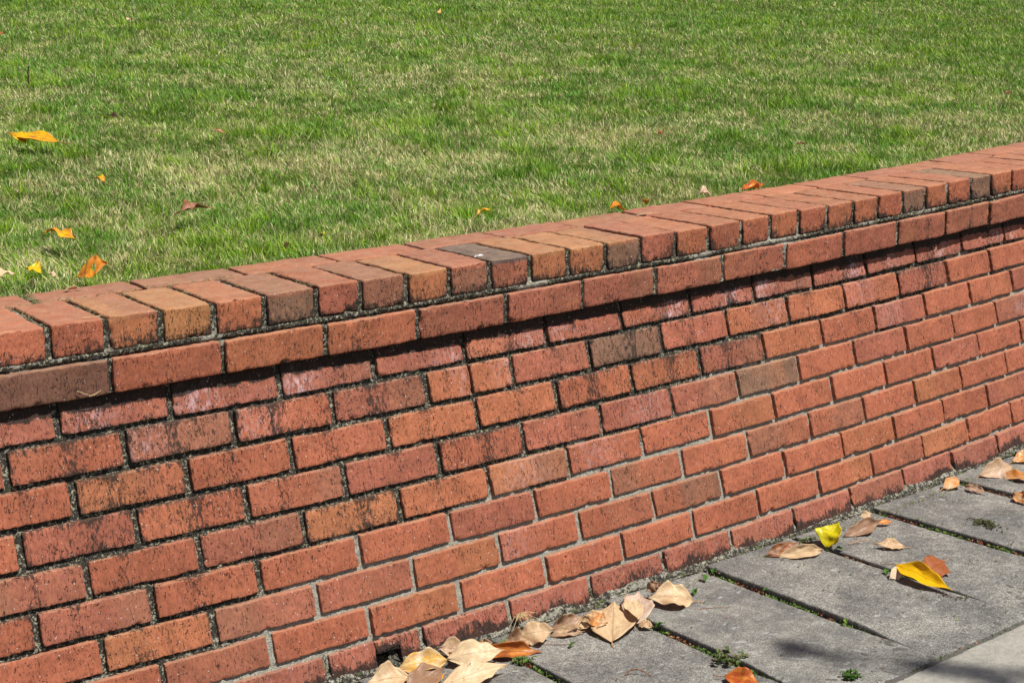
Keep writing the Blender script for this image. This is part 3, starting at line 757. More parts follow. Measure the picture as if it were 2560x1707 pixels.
# rough fillet smeared over the foot of the wall
def fillet(s, t):
    foot = BETA * 9 * MH
    p = np.stack([s, t, t * 0], -1)
    hgt = 0.006 + 0.005 * noise(p, 9, 71, 2) + 0.003 * noise(p, 60, 72, 2)
    wid = 0.016 + 0.008 * noise(p, 7, 73, 2) + 0.004 * noise(p, 60, 74, 2)
    z = G + 0.003 + hgt * (1 - t) ** 2.2 - 0.012 * (t > 0.97) - 0.004 * t
    o = -BETA * (G + hgt) - 0.004 + (wid + BETA * hgt) * t
    z = z + 0.0012 * noise(np.stack([s, o, z], -1), 150, 75, 3)
    hole = (np.abs(s - 0.5345) < 0.030)
    z = np.where(hole, np.minimum(z, G + 0.006), z)
    return np.stack([s, o, z], -1), np.clip(0.72 + 0.5 * noise(p, 12, 76, 2), 0, 1), np.full(len(s), 1.0)
mortar_patch(-0.5, 3.45, 1100, np.linspace(0, 1, 26), fillet)
mortar_patch(3.45, S_HI, 100, np.linspace(0, 1, 10), fillet)
mortar_patch(S_LO, -0.5, 60, np.linspace(0, 1, 10), fillet)
add('mortar', mb.mesh('mortar', M_MORTAR), wall)

# ------------------------------------------------------------------ pavement
PJ = [0.744 - 0.2935 * k for k in range(11, 0, -1)] + [0.744, 1.034, 1.319, 1.598, 1.882] + [2.195 + 0.2935 * k for k in range(15)]
pav = Batch()
for i in range(len(PJ) - 1):
    sa, sb = PJ[i] + 0.0065, PJ[i + 1] - 0.0065
    seen = -0.2 < sb and sa < 3
    o1, o0 = 0.7625, 0.158
    v, Q = rounded_box(40 if seen else 10, 60 if seen else 10, 7, sb - sa, o1 - o0, 0.05, 0.0035)
    sh = rng.random(3) * 40
    v2 = v.copy()
    e = np.stack([noise(v + sh, 60, 81, 3), noise(v + sh, 60, 82, 3), noise(v + sh, 25, 83, 2)], -1)
    v2 += e * [0.0016, 0.0014, 0.0006]
    v2[:, 2] += noise(v + sh, 260, 84, 2) * 0.0003
    lift = rng.normal(0, 0.0012); tl = rng.normal(0.027, 0.004)
    oo = o1 - v[:, 1]
    fin = smooth(0.72, 0.54, oo)
    z = G - 0.05 + v2[:, 2] + (lift + tl * (0.5 * (sb - sa) - v[:, 0])) * fin
    cl = smooth(0.50, 0.70, oo + 0.04 * noise(v + sh, 14, 86, 2)) * smooth(0.25, 0.5, np.abs(v[:, 0] / (sb - sa) - 0.5))
    v2[:, 0] += np.where(v[:, 0] > (sb - sa) / 2, 1, -1) * cl * 0.0075
    loc = np.stack([sa + v2[:, 0], o1 - v2[:, 1], z], -1)
    depth_side = smooth(0.0465, 0.040, v[:, 2])
    pav.put(place(loc), Q, rest=v + sh, edge=0.9 * depth_side)
add('pavement', pav.mesh('pavement', M_PAVER), kind='structure')
jb = Batch()
s = np.linspace(-2.5, 6.7, 2300); o = np.linspace(0.14, 0.80, 60)
Sg, Og = np.meshgrid(s, o, indexing='ij'); Sg, Og = Sg.ravel(), Og.ravel()
p = np.stack([Sg, Og, Og * 0], -1)
fl = smooth(0.46, 0.68, Og + 0.03 * noise(p, 6, 91)) 
z = G - 0.0125 + 0.003 * noise(p, 90, 92, 3) + fl * 0.0115
z = np.maximum(z, G - 0.017)
jb.put(place(np.stack([Sg, Og, z], -1)), grid_faces(len(s), len(o)), rest=p, flush=fl)
add('joint_soil', jb.mesh('joint_soil', M_SOIL), kind='structure')

# pale concrete slab beyond the pavers
cp = Batch()
v, Q = [], None
s = np.concatenate([np.linspace(-2.5, -0.2, 40), np.linspace(-0.19, 3.2, 900), np.linspace(3.22, 6.7, 60)]); o = np.concatenate([[0.7735, 0.7737, 0.774, 0.775, 0.777], np.linspace(0.781, 1.5, 60), np.linspace(1.55, 4.5, 20)])
Sg, Og = np.meshgrid(s, o, indexing='ij'); Sg, Og = Sg.ravel(), Og.ravel()
p = np.stack([Sg, Og, Og * 0], -1)
edge = (Og < 0.7815)
z = G + 0.001 + 0.0008 * noise(p, 8, 95, 2)
drop = np.select([Og < 0.7736, Og < 0.7738, Og < 0.7745, Og < 0.7755, Og < 0.778], [0.03, 0.006, 0.003, 0.0015, 0.0005], 0.0)
z = z - drop
Og = Og + edge * 0.0018 * noise(p * [1, 0, 0], 50, 96, 3)
cp.put(place(np.stack([Sg, Og, z], -1)), grid_faces(len(s), len(o)), rest=p)
add('concrete_path', cp.mesh('concrete_path', M_PATH), kind='structure')
# ground far around
gv = np.array([[-60, -60, G - 0.09], [60, -60, G - 0.09], [60, 60, G - 0.09], [-60, 60, G - 0.09]], float)
add('ground', make_mesh('ground', gv, [[0, 1, 2, 3]], None, M_SOIL, False, {'rest': gv, 'flush': np.zeros(4)}), kind='structure')

# ------------------------------------------------------------------ lawn
def lawn_z(o):
    d = np.maximum(0, -o - 0.27)
    return 0.100 + 0.06 * d
lw = Batch()
s = np.concatenate([np.linspace(-2.5, 6.8, 250), np.linspace(7, 13.8, 60)]); o = -np.concatenate([np.linspace(0.255, 1.2, 60), np.linspace(1.25, 6, 60), np.linspace(6.3, 45, 40)])
Sg, Og = np.meshgrid(s, o, indexing='ij'); Sg, Og = Sg.ravel(), Og.ravel()
p = np.stack([Sg, Og, Og * 0], -1)
z = lawn_z(Og) + 0.006 * noise(p, 4, 101, 3) * smooth(0.27, 0.5, -Og) - 0.0
lw.put(place(np.stack([Sg, Og, z], -1)), grid_faces(len(s), len(o)), rest=p)
# the same slope carried on past the right end of the wall
pe = place(np.array([[13.75, -0.26, 0.1], [13.75, -45, 0.1]]))
te = K1 * 13.75 + K2 * 13.75 ** 2 / 2
tx = np.array([math.cos(te), math.sin(te), 0]) * 40
zz0, zz1 = 0.1, 0.1 + 0.06 * 44.7
ev = np.array([[*pe[0][:2], zz0], [*(pe[0] + tx)[:2], zz0], [*(pe[1] + tx)[:2], zz1], [*pe[1][:2], zz1]])
lw.put(ev, [[0, 1, 2, 3]], rest=ev)
add('lawn_ground', lw.mesh('lawn_ground', M_THATCH), kind='structure')

CX, CY = cam.location.x, cam.location.y
def world_to_so(x, y):
    """nearest point on the wall curve for world points"""
    g = np.linspace(-5.9, 13.9, 500)
    gx, gy = np.interp(g, _S, _X), np.interp(g, _S, _Y)
    out_s = np.empty(len(x)); out_o = np.empty(len(x))
    for a in range(0, len(x), 50000):
        xx, yy = x[a:a + 50000], y[a:a + 50000]
        d = (xx[:, None] - gx) ** 2 + (yy[:, None] - gy) ** 2
        i = d.argmin(1)
        t = np.interp(g[i], _S, _TH)
        al = (xx - gx[i]) * np.cos(t) + (yy - gy[i]) * np.sin(t)
        ss = g[i] + al
        t = np.interp(ss, _S, _TH)
        X0, Y0 = np.interp(ss, _S, _X), np.interp(ss, _S, _Y)
        out_s[a:a + 50000] = ss
        out_o[a:a + 50000] = (xx - X0) * np.sin(t) - (yy - Y0) * np.cos(t)
    return out_s, out_o

def grass_pts(r0, r1, dens, a0, a1, margin):
    area = 0.5 * (a1 - a0) * (r1 * r1 - r0 * r0)
    n = int(area * dens)
    r = np.sqrt(rng.uniform(r0 * r0, r1 * r1, n)); a = rng.uniform(a0, a1, n)
    return CX + r * np.sin(a), CY + r * np.cos(a), r
yaw = math.atan2(fwd.x, fwd.y)
A0, A1 = yaw - 0.40, yaw + 0.46
xs, ys, rs = [], [], []
for r0, r1, dens in ((2.6, 4.0, 46000), (4.0, 5.2, 33000), (5.2, 7.2, 18000), (7.2, 10.0, 8500), (10.0, 16.0, 3600)):
    x, y, r = grass_pts(r0, r1, dens, A0, A1, 0)
    xs.append(x); ys.append(y); rs.append(r)
gx, gy, gr = np.concatenate(xs), np.concatenate(ys), np.concatenate(rs)
# tufts: pull blades together a little
gp = np.stack([gx, gy, gx * 0], -1)
jit = np.stack([noise(gp, 28, 111), noise(gp, 28, 112)], -1) * 0.012
gx += jit[:, 0]; gy += jit[:, 1]
gs, go = world_to_so(gx, gy)
keep = (go < -0.262) & (gs > -2.4) & (gs < 13)
gx, gy, gr, gs, go = gx[keep], gy[keep], gr[keep], gs[keep], go[keep]
gp = np.stack([gx, gy, gx * 0], -1)
n = len(gx)
print('grass blades', n)
zb = lawn_z(go) + 0.006 * noise(np.stack([gs, go, go * 0], -1), 4, 101, 3) * smooth(0.27, 0.5, -go) - 0.003
# patchiness: worn straw coloured areas and lush dark tufts
big = noise(gp, 1.5, 121, 3)
medium = noise(gp, 6.0, 122, 2)
small = noise(gp, 26.0, 123, 2)
tuft = smooth(0.25, 0.6, noise(gp, 9, 124, 2) + 0.25 * noise(gp, 40, 125))
dry = 0.44 + 0.44 * big + 0.36 * medium + 0.48 * small - 0.45 * tuft
dry *= smooth(10.5, 5.5, gr) * 0.6 + 0.4
edgegreen = smooth(-0.42, -0.27, go)
dry += 0.10 * edgegreen
isdry = rng.random(n) < np.clip(dry, 0.03, 0.80)
lush = smooth(-0.2, 0.7, medium + 0.8 * tuft)
L = rng.uniform(0.015, 0.033, n) * (1 + 0.75 * tuft) * np.where(gr > 7, 1.15, 1)
L = np.where(isdry, L * 0.92, L)
W_ = rng.uniform(0.0010, 0.0020, n) * (1 + 0.16 * np.clip(gr - 3.6, 0, 8))
# lean: common drift plus local swirl plus own angle
swa = noise(gp, 5, 131, 2) * 2.2 + noise(gp, 22, 132) * 2.0
drift = np.stack([-0.50 + 0.55 * np.cos(swa), 0.22 + 0.55 * np.sin(swa)], -1)
own = rng.normal(0, 0.42, (n, 2))
own[:, 1] -= 0.7 * edgegreen * rng.random(n)
lean = drift * 0.75 + own
lean = np.where(isdry[:, None], lean * 1.25, lean)
lz = 1.0 / np.sqrt(1 + (lean ** 2).sum(1))
dirv = np.concatenate([lean * lz[:, None], lz[:, None]], 1)
fa = rng.uniform(0, 2 * math.pi, n)
side = np.stack([np.cos(fa), np.sin(fa), np.zeros(n)], -1)
side -= dirv * (side * dirv).sum(1, keepdims=True)
side /= np.linalg.norm(side, axis=1, keepdims=True)
P0 = np.stack([gx, gy, zb], -1)
bendv = rng.normal(0, 0.22, (n, 1)) * np.cross(side, dirv) + np.array([0, 0, -1.0]) * rng.uniform(0, 0.35, (n, 1))
P1 = P0 + dirv * (L * 0.5)[:, None]
P2 = P0 + (dirv * L[:, None]) + bendv * (L * 0.55)[:, None]
hw = side * (W_ * 0.5)[:, None]
V = np.stack([P0 - hw, P0 + hw, P1 - hw * 0.9, P1 + hw * 0.9, P2], 1).reshape(-1, 3)
b5 = np.arange(n) * 5
Qs = np.stack([b5, b5 + 1, b5 + 3, b5 + 2], -1)
Ts = np.stack([b5 + 2, b5 + 3, b5 + 4], -1)
green = np.array([0.190, 0.355, 0.018]); deep = np.array([0.085, 0.235, 0.016]); yel = np.array([0.38, 0.53, 0.025])
straw = np.array([0.88, 0.79, 0.42]); tan = np.array([0.64, 0.54, 0.27]); bluish = np.array([0.12, 0.29, 0.045])
u = rng.random((n, 1)); u2 = rng.random((n, 1)); u3 = rng.random((n, 1))
gc = deep * (1 - u) + green * u
gc = np.where(u3 < 0.22, bluish * (0.8 + 0.7 * u), gc)
gc = gc * (1 - 0.75 * (u2 * lush[:, None])) + yel * 0.75 * (u2 * lush[:, None])
dc = straw * u + tan * (1 - u)
dc = np.where(u3 > 0.5, dc * 0.75 + np.array([0.34, 0.42, 0.10]) * 0.25, dc)
bc = np.minimum(np.where(isdry[:, None], dc * 0.96, gc * 0.98) * rng.uniform(0.55, 1.5, (n, 1)), 0.88)
tipc = np.where((rng.random((n, 1)) < 0.25) & ~isdry[:, None], straw * 0.8, bc)
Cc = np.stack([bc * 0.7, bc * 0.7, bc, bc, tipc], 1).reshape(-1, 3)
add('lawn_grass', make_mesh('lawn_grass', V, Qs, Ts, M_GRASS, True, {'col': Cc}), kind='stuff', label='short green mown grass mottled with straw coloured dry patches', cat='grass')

# ------------------------------------------------------------------ fallen leaves
LC = {'cream': (0.74, 0.55, 0.33), 'tan': (0.62, 0.42, 0.24), 'brown': (0.35, 0.20, 0.12), 'rose': (0.56, 0.38, 0.27), 'white': (0.74, 0.58, 0.46),
      'orange': (0.68, 0.25, 0.045), 'rust': (0.36, 0.105, 0.030), 'yellow': (0.78, 0.42, 0.045), 'gold': (0.84, 0.50, 0.008), 'lemon': (0.72, 0.62, 0.015),
      'amber': (0.70, 0.27, 0.010), 'red': (0.42, 0.075, 0.022), 'dark': (0.095, 0.045, 0.028), 'green': (0.075, 0.20, 0.025)}

def leaf_surface(base, tip, width, roll, cup, arch, wave, seed, point=1.0, nu=26, nw=11, ragged=0.0, fat=0.46, holes=(), settle=None):
    A, B = Vector(base), Vector(tip)
    ax = (B - A); Ln = ax.length; ax.normalize()
    up = Vector((0, 0, 1)) - ax * ax.z
    if up.length < 0.2: up = Vector((0.1, -1, 0.2)) - ax * ax.dot(Vector((0.1, -1, 0.2)))
    up.normalize()
    acr = ax.cross(up)
    to_cam = Vector((-0.45, -0.86, 0.25))
    sg_ = 1 if (Matrix.Rotation(0.5, 3, ax) @ up).dot(to_cam) > (Matrix.Rotation(-0.5, 3, ax) @ up).dot(to_cam) else -1
    R = Matrix.Rotation(math.radians(roll) * sg_, 3, ax)
    up, acr = R @ up, R @ acr
    t = np.linspace(0, 1, nu); x = np.linspace(-1, 1, nw)
    Tg, Xg = np.meshgrid(t, x, indexing='ij')
    prof = (np.sin(np.pi * Tg ** (math.log(0.5) / math.log(fat))) ** 0.85) * (1 - 0.62 * smooth(0.66, 1.0, Tg)) * (0.55 + 0.45 * smooth(0.0, 0.30, Tg))
    prof = np.maximum(prof, 0.012)
    pp = np.stack([Tg * 6 + seed, np.sign(Xg) * 3, Tg * 0], -1)
    prof = prof * (1 + 0.16 * noise(pp, 1.3, 140) + ragged * noise(pp, 4, 141, 2))
    half = width / 2
    px = Xg * prof * half
    pz = cup * half * (Xg * prof) ** 2 + arch * np.sin(np.pi * Tg) + wave * np.sin(Tg * 9 + seed) * Xg * prof + wave * 0.6 * np.sin(Tg * 23 + seed * 2) * (Xg * prof) ** 2
    q2 = np.stack([Tg * 5 + seed * 3, Xg * 1.3, Tg * 0], -1)
    pz = pz + 0.0045 * noise(q2, 1.0, 142, 2) * min(1.0, width / 0.03)
    # curling cup: bring the rim inwards as it rises
    px = px * (1 - 0.25 * min(abs(cup), 1) * (Xg * prof) ** 2)
    P = np.array(A)[None, None] + np.array(ax) * (Tg * Ln)[..., None] + np.array(acr) * px[..., None] + np.array(up) * pz[..., None]
    if settle is not None:
        P = P + np.array([0, 0, settle - P[..., 2].min()])
    return P, Tg, Xg, np.array(up), np.array(ax), np.array(acr)

def leaf_mesh(name, P, Tg, Xg, colA, colB, mat, th=0.0006, holes=()):
    nu, nw = Tg.shape
    du = np.gradient(P, axis=0); dw = np.gradient(P, axis=1)
    nm = np.cross(dw, du); nm /= np.maximum(np.linalg.norm(nm, axis=-1, keepdims=True), 1e-9)
    top = (P + nm * th / 2).reshape(-1, 3); bot = (P - nm * th / 2).reshape(-1, 3)
    f = grid_faces(nu, nw)
    if len(holes):
        cen_t = Tg.ravel()[f].mean(1); cen_x = Xg.ravel()[f].mean(1)
        kp = np.ones(len(f), bool)
        for (ht, hx, hr, hs) in holes:
            kp &= ((cen_t - ht) / hr) ** 2 + ((cen_x - hx) / hs) ** 2 > 1
        f = f[kp]
    N0 = nu * nw
    rim = [(i, 0) for i in range(nu)] + [(nu - 1, j) for j in range(1, nw)] + [(i, nw - 1) for i in range(nu - 2, -1, -1)] + [(0, j) for j in range(nw - 2, 0, -1)]
    idx = [i * nw + j for i, j in rim]
    rq = [[idx[k], idx[(k + 1) % len(idx)], idx[(k + 1) % len(idx)] + N0, idx[k] + N0] for k in range(len(idx))]
    V = np.concatenate([top, bot])
    Q = np.concatenate([f[:, ::-1], f + N0, np.array(rq)])
    uvl = np.stack([Xg.ravel(), Tg.ravel(), np.zeros(N0)], -1)
    sd = rng.random() * 30
    uvl = uvl + [0, 0, sd]
    return make_mesh(name, V, Q, None, mat, True, {'col': np.tile(colA, (2 * N0, 1)), 'col2': np.tile(colB, (2 * N0, 1)), 'uvl': np.concatenate([uvl, uvl])})

def tube(pts, r0, r1, seg=6):
    pts = np.asarray(pts, float); n = len(pts)
    tg = np.gradient(pts, axis=0); tg /= np.maximum(np.linalg.norm(tg, axis=1, keepdims=True), 1e-9)
    ref = np.array([0.3, 0.2, 1.0])
    a = np.cross(tg, ref); a /= np.maximum(np.linalg.norm(a, axis=1, keepdims=True), 1e-9)
    b = np.cross(tg, a)
    r = np.linspace(r0, r1, n)
    an = np.linspace(0, 2 * np.pi, seg, endpoint=False)
    V = pts[:, None] + r[:, None, None] * (np.cos(an)[None, :, None] * a[:, None] + np.sin(an)[None, :, None] * b[:, None])
    q = []
    for i in range(n - 1):
        for k in range(seg):
            q.append([i * seg + k, i * seg + (k + 1) % seg, (i + 1) * seg + (k + 1) % seg, (i + 1) * seg + k])
    return V.reshape(-1, 3), np.array(q)

M_STALK = mat_plain('leaf stalk', (0.42, 0.22, 0.10), 0.7)
M_TWIG = mat_plain('dry twig', (0.20, 0.10, 0.055), 0.85)
M_STRAW = mat_plain('dry grass stalk', (0.55, 0.42, 0.22), 0.8)
M_BITS = mat_plain('dark plant crumbs', (0.055, 0.028, 0.018), 0.9)
M_WHITE = mat_plain('bird dropping', (0.78, 0.78, 0.80), 0.7, 0.1)

LIFT = {0: 0.014, 1: 0.004, 2: 0.002, 4: 0.003, 5: 0.004, 6: 0.004, 8: 0.002, 9: 0.004, 12: 0.012, 13: 0.003, 14: 0.010, 16: 0.016, 19: 0.004, 22: 0.002, 23: 0.012, 25: 0.010, 27: 0.004}
for idx, (lab, base, tip, w, roll, cup, arch, wave, ca, cb, stalk) in enumerate(LEAVES):
    heart = 'heart' in lab or 'pinkish white leaf standing' in lab
    holes = [(0.62, 0.15, 0.055, 0.34)] if 'dark hole' in lab else []
    rag = 0.25 if 'ragged' in lab or 'torn' in lab else 0.0
    fine = bool(holes)
    P, Tg, Xg, up, ax, acr = leaf_surface(base, tip, w, roll, cup, arch, wave, idx * 1.7, nu=60 if fine else 28, nw=31 if fine else 13, ragged=rag, fat=0.40 if heart else [0.42, 0.50, 0.46, 0.54, 0.38][idx % 5], settle=(G + 0.0015 + LIFT.get(idx, 0.0)) if base[2] < -0.3 else None)
    base = tuple(P[0].mean(0))
    base_v = Vector(base)
    ori = np.array(base)
    glossy = ca in ('gold', 'orange', 'amber', 'lemon', 'red')
    me = leaf_mesh('leaf_blade', P - ori, Tg, Xg, LC[ca], LC[cb], M_LEAF_GLOSSY if glossy else M_LEAF, holes=holes)
    grp = 'fallen leaves'
    if stalk > 0:
        root = add('fallen_leaf', None, label=lab, cat='leaf', group=grp, loc=base)
        add('leaf_blade', me, root)
        n_ = 8; tt = np.linspace(0, 1, n_)
        pts = -ax[None] * (tt * stalk)[:, None] + acr[None] * (0.18 * stalk * tt ** 2)[:, None] + np.array([0, 0, -1.0])[None] * (np.minimum(0.006, max(base[2] - G - 0.002, 0.0) if base[2] < -0.3 else 0.004) * tt)[:, None]
        V, Q = tube(pts, 0.0011, 0.0008)
        add('leaf_stalk', make_mesh('leaf_stalk', V, Q, None, M_STALK), root)
    else:
        o_ = add('fallen_leaf', me, label=lab, cat='leaf', group=grp, loc=base)

# ------------------------------------------------------------------ little green leaves on the paving
M_GREEN = mat_leaf('fresh green leaf', 0.4)
GL = [
 ('fresh green leaflet at the wall foot with a second one curled beside it', (1.269, -0.172), 0.024, 20, 'green'),
 ('oval green leaflet nearest the wall among the loose ones', (1.312, -0.157), 0.020, 70, 'green'),
 ('green leaflet lying by the folded tan leaf stalk', (1.205, -0.220), 0.022, 50, 'green'),
 ('shiny green leaflet standing in the paver joint', (1.321, -0.302), 0.016, 120, 'green'),
 ('dark green leaflet under the lemon yellow leaf', (1.614, -0.222), 0.024, 150, 'green'),
 ('round pale green leaflet in the joint right of the pinkish white leaf', (1.037, -0.310), 0.024, 100, 'green'),
 ('small lime leaflet left of the round pale green one', (1.030, -0.277), 0.015, 100, 'lime'),
 ('bright green scrap on the paver below the heart shaped cream leaf', (0.846, -0.283), 0.018, 80, 'green'),
 ('green leaflet beside the stalk end of the golden yellow leaf', (1.600, -0.376), 0.026, 60, 'green'),
 ('thin green blade lying behind the orange brown rolled leaf', (0.752, -0.192), 0.06, 62, 'blade'),
 ('lone green leaflet in the joint below the middle pavers', (1.339, -0.510), 0.014, 30, 'lime'),
]
LC['lime'] = (0.20, 0.33, 0.03); LC['blade'] = (0.16, 0.28, 0.04)
for i, (lab, (x, y), ln, az, c) in enumerate(GL):
    x += 0.017; y += 0.018
    a = math.radians(90 - az)
    b0 = Vector((x - math.cos(a) * ln / 2, y - math.sin(a) * ln / 2, G + 0.004)); b1 = Vector((x + math.cos(a) * ln / 2, y + math.sin(a) * ln / 2, G + 0.009))
    P, Tg, Xg, *_ = leaf_surface(b0, b1, ln * (0.62 if c != 'blade' else 0.07), -20, 0.5, 0.003, 0.0015, i * 2.3, nu=14, nw=9)
    add('green_leaflet', leaf_mesh('green_leaflet', P - np.array(b0), Tg, Xg, LC[c], tuple(0.8 * q for q in LC[c]), M_GREEN), label=lab, cat='leaf', group='green leaflets on the paving', loc=b0)

def weed(name, lab, x, y, z, n, spread, ln, cols, cat='weed', flat=0.5, grp=None):
    x += 0.017; y += 0.018
    B = Batch()
    for k in range(n):
        a = rng.uniform(0, 2 * math.pi); r = spread * math.sqrt(rng.random())
        c0 = np.array([r * math.cos(a), r * math.sin(a) * 0.8, rng.uniform(0.0, 0.008)])
        a2 = rng.uniform(0, 2 * math.pi); l = ln * rng.uniform(0.6, 1.3)
        c1 = c0 + np.array([math.cos(a2) * l, math.sin(a2) * l, l * rng.uniform(0.0, flat)])
        P, Tg, Xg, *_ = leaf_surface(c0, c1, l * 0.7, rng.uniform(-30, 30), 0.4, 0.002, 0.002, rng.random() * 9, nu=7, nw=5, ragged=0.25)
        c = np.array(cols[rng.integers(len(cols))]) * rng.uniform(0.7, 1.25)
        N0 = Tg.size
        B.put(P.reshape(-1, 3), grid_faces(*Tg.shape), col=np.tile(c, (N0, 1)), col2=np.tile(c * 0.8, (N0, 1)), uvl=np.stack([Xg.ravel(), Tg.ravel(), Tg.ravel() * 0], -1))
    return add(name, B.mesh(name, M_GREEN), label=lab, cat=cat, group=grp, loc=(x, y, z))
GRN = [(0.10, 0.20, 0.03), (0.07, 0.15, 0.03), (0.16, 0.22, 0.05)]
weed('weed_plant', 'clump of crinkled dull green weed growing from a paver joint by the bottom edge', 1.045, -0.500, G, 44, 0.032, 0.014, [(0.13, 0.19, 0.05), (0.18, 0.17, 0.07), (0.08, 0.13, 0.04)])
weed('weed_plant', 'small weed below the crinkled clump, nearer the bottom edge', 1.020, -0.575, G, 16, 0.018, 0.010, GRN)
weed('weed_plant', 'dark green weed at the bottom edge right of the clump', 1.170, -0.690, G, 30, 0.018, 0.012, GRN)
weed('weed_plant', 'small mossy green plant in the joint right of the leaf pile', 0.735, -0.278, G - 0.004, 40, 0.018, 0.009, GRN)
weed('weed_plant', 'green weed tuft in the joint beyond the golden yellow leaf', 1.620, -0.560, G - 0.006, 22, 0.016, 0.008, [(0.10, 0.12, 0.04), (0.13, 0.07, 0.04)])
weed('weed_plant', 'little green weed at the wall foot behind the long cream leaf', 1.605, -0.135, G, 14, 0.012, 0.009, GRN)

# scattered specks of green and brown litter, too many and too small to count
B = Batch()
def speck(s, o, ln, c, zz=0.003):
    c0 = np.array([s, o, G + zz]); a = rng.uniform(0, 2 * math.pi)
    P, Tg, Xg, *_ = leaf_surface(c0, c0 + np.array([math.cos(a) * ln, math.sin(a) * ln, ln * rng.uniform(0, .4)]), ln * rng.uniform(0.3, 0.8), rng.uniform(-20, 20), 0.4, 0.001, 0.001, rng.random() * 9, nu=5, nw=3)
    c = np.array(c) * rng.uniform(0.7, 1.3); N0 = Tg.size
    B.put(place(P.reshape(-1, 3)), grid_faces(*Tg.shape), col=np.tile(c, (N0, 1)), col2=np.tile(c * 0.8, (N0, 1)), uvl=np.stack([Xg.ravel(), Tg.ravel(), Tg.ravel() * 0], -1))
PALS = [(0.11, 0.21, 0.03), (0.18, 0.27, 0.04), (0.08, 0.15, 0.03)]
BR = [(0.25, 0.10, 0.04), (0.12, 0.06, 0.03), (0.45, 0.25, 0.12), (0.30, 0.07, 0.03)]
for k in range(330):
    s_, o_ = rng.uniform(0.5, 2.8), 0.20 + 0.56 * rng.random() ** 1.5
    speck(s_, o_, rng.uniform(0.003, 0.008), PALS[rng.integers(3)] if rng.random() < 0.72 else BR[rng.integers(4)])
for j in PJ:
    if not (-0.2 < j < 3): continue
    for k in range(240):
        o_ = rng.uniform(0.19, 0.66)
        side_ = rng.normal(-0.002, 0.003)
        speck(j + side_, o_, rng.uniform(0.003, 0.009), PALS[rng.integers(3)] if noise(np.array([[j * 9, o_ * 22, 0]]), 1, 150)[0] > -0.1 else BR[rng.integers(4)], -0.006)
for k in range(420):
    speck(rng.uniform(0.9, 2.9), 0.768 + rng.normal(0, 0.0025), rng.uniform(0.002, 0.006), PALS[rng.integers(3)] if rng.random() < 0.6 else BR[rng.integers(4)], -0.001)
for k in range(650):
    s_ = rng.uniform(0.3, 3.0)
    speck(s_, 0.195 + 0.018 * rng.random() + 0.01 * noise(np.array([[s_, 0, 0]]), 7, 73, 2)[0], rng.uniform(0.003, 0.007), [(0.13, 0.20, 0.04), (0.24, 0.26, 0.08), (0.40, 0.32, 0.18)][rng.integers(3)], 0.003)
add('plant_litter', B.mesh('plant_litter', M_GREEN), kind='stuff', label='specks of moss and plant scraps strewn over the paving and in its joints', cat='plant litter')

# twigs and crumbs
def bent(name, lab, pts, r0, r1, mat, cat, grp=None):
    pts = np.asarray(pts, float)
    if pts[0][2] < -0.5: pts = pts + [0.016, 0.018, 0]
    t = np.linspace(0, 1, len(pts)); tt = np.linspace(0, 1, 24)
    fine = np.stack([np.interp(tt, t, pts[:, k]) for k in range(3)], -1)
    for _ in range(6): fine[1:-1] = (fine[:-2] + fine[2:] + 2 * fine[1:-1]) / 4
    fine[1:-1] += rng.normal(0, r0 * 0.2, fine[1:-1].shape)
    V, Q = tube(fine - fine[0], r0, r1)
    return add(name, make_mesh(name, V, Q, None, mat), label=lab, cat=cat, group=grp, loc=fine[0])
bent('dry_twig', 'arched brown twig on the paver near the bottom edge', [(0.850, -0.437, G + .001), (0.862, -0.440, G + .011), (0.874, -0.452, G + .011), (0.887, -0.468, G + .001)], 0.0016, 0.0012, M_TWIG, 'twig')
bent('dry_twig', 'thin dark twig running from the rolled orange leaf over the paver', [(0.800, -0.235, G + .003), (0.835, -0.262, G + .003), (0.86, -0.270, G + .002)], 0.0007, 0.0005, M_TWIG, 'twig')
bent('dry_twig', 'slender dark twig on the paver below the green leaflets', [(1.150, -0.280, G + .002), (1.19, -0.300, G + .003), (1.215, -0.315, G + .002)], 0.0008, 0.0004, M_TWIG, 'twig')
bent('leaf_stalk_scrap', 'bare curved stalk beside the lemon yellow leaf', [(1.66, -0.205, G + .004), (1.70, -0.215, G + .008), (1.725, -0.235, G + .001)], 0.0010, 0.0006, M_STALK, 'stalk')
bent('reddish_bark_strip', 'reddish bark strip lying in the paver joint', [(1.361, -0.395, G - .006), (1.366, -0.43, G - .004), (1.372, -0.468, G - .006)], 0.0022, 0.0014, mat_plain('reddish bark', (0.36, 0.10, 0.04), 0.8), 'bark')
off_straw = 0.0185
for a_, b_, c_ in (((0.027, 0.0165), (0.044, 0.007), (0.056, 0.0047)), ((0.046, 0.0040), (0.058, 0.0066), (0.068, 0.0115))):
    pts = [place(np.array([s_, off_straw + 0.0035, z_])) for s_, z_ in (a_, b_, c_)]
    bent('dry_straw', 'forked dry straw caught on the dark brown overhanging brick' if a_[0] < 0.03 else 'shorter prong of dry straw on the dark brown overhanging brick', pts, 0.0006, 0.0004, M_STRAW, 'straw')
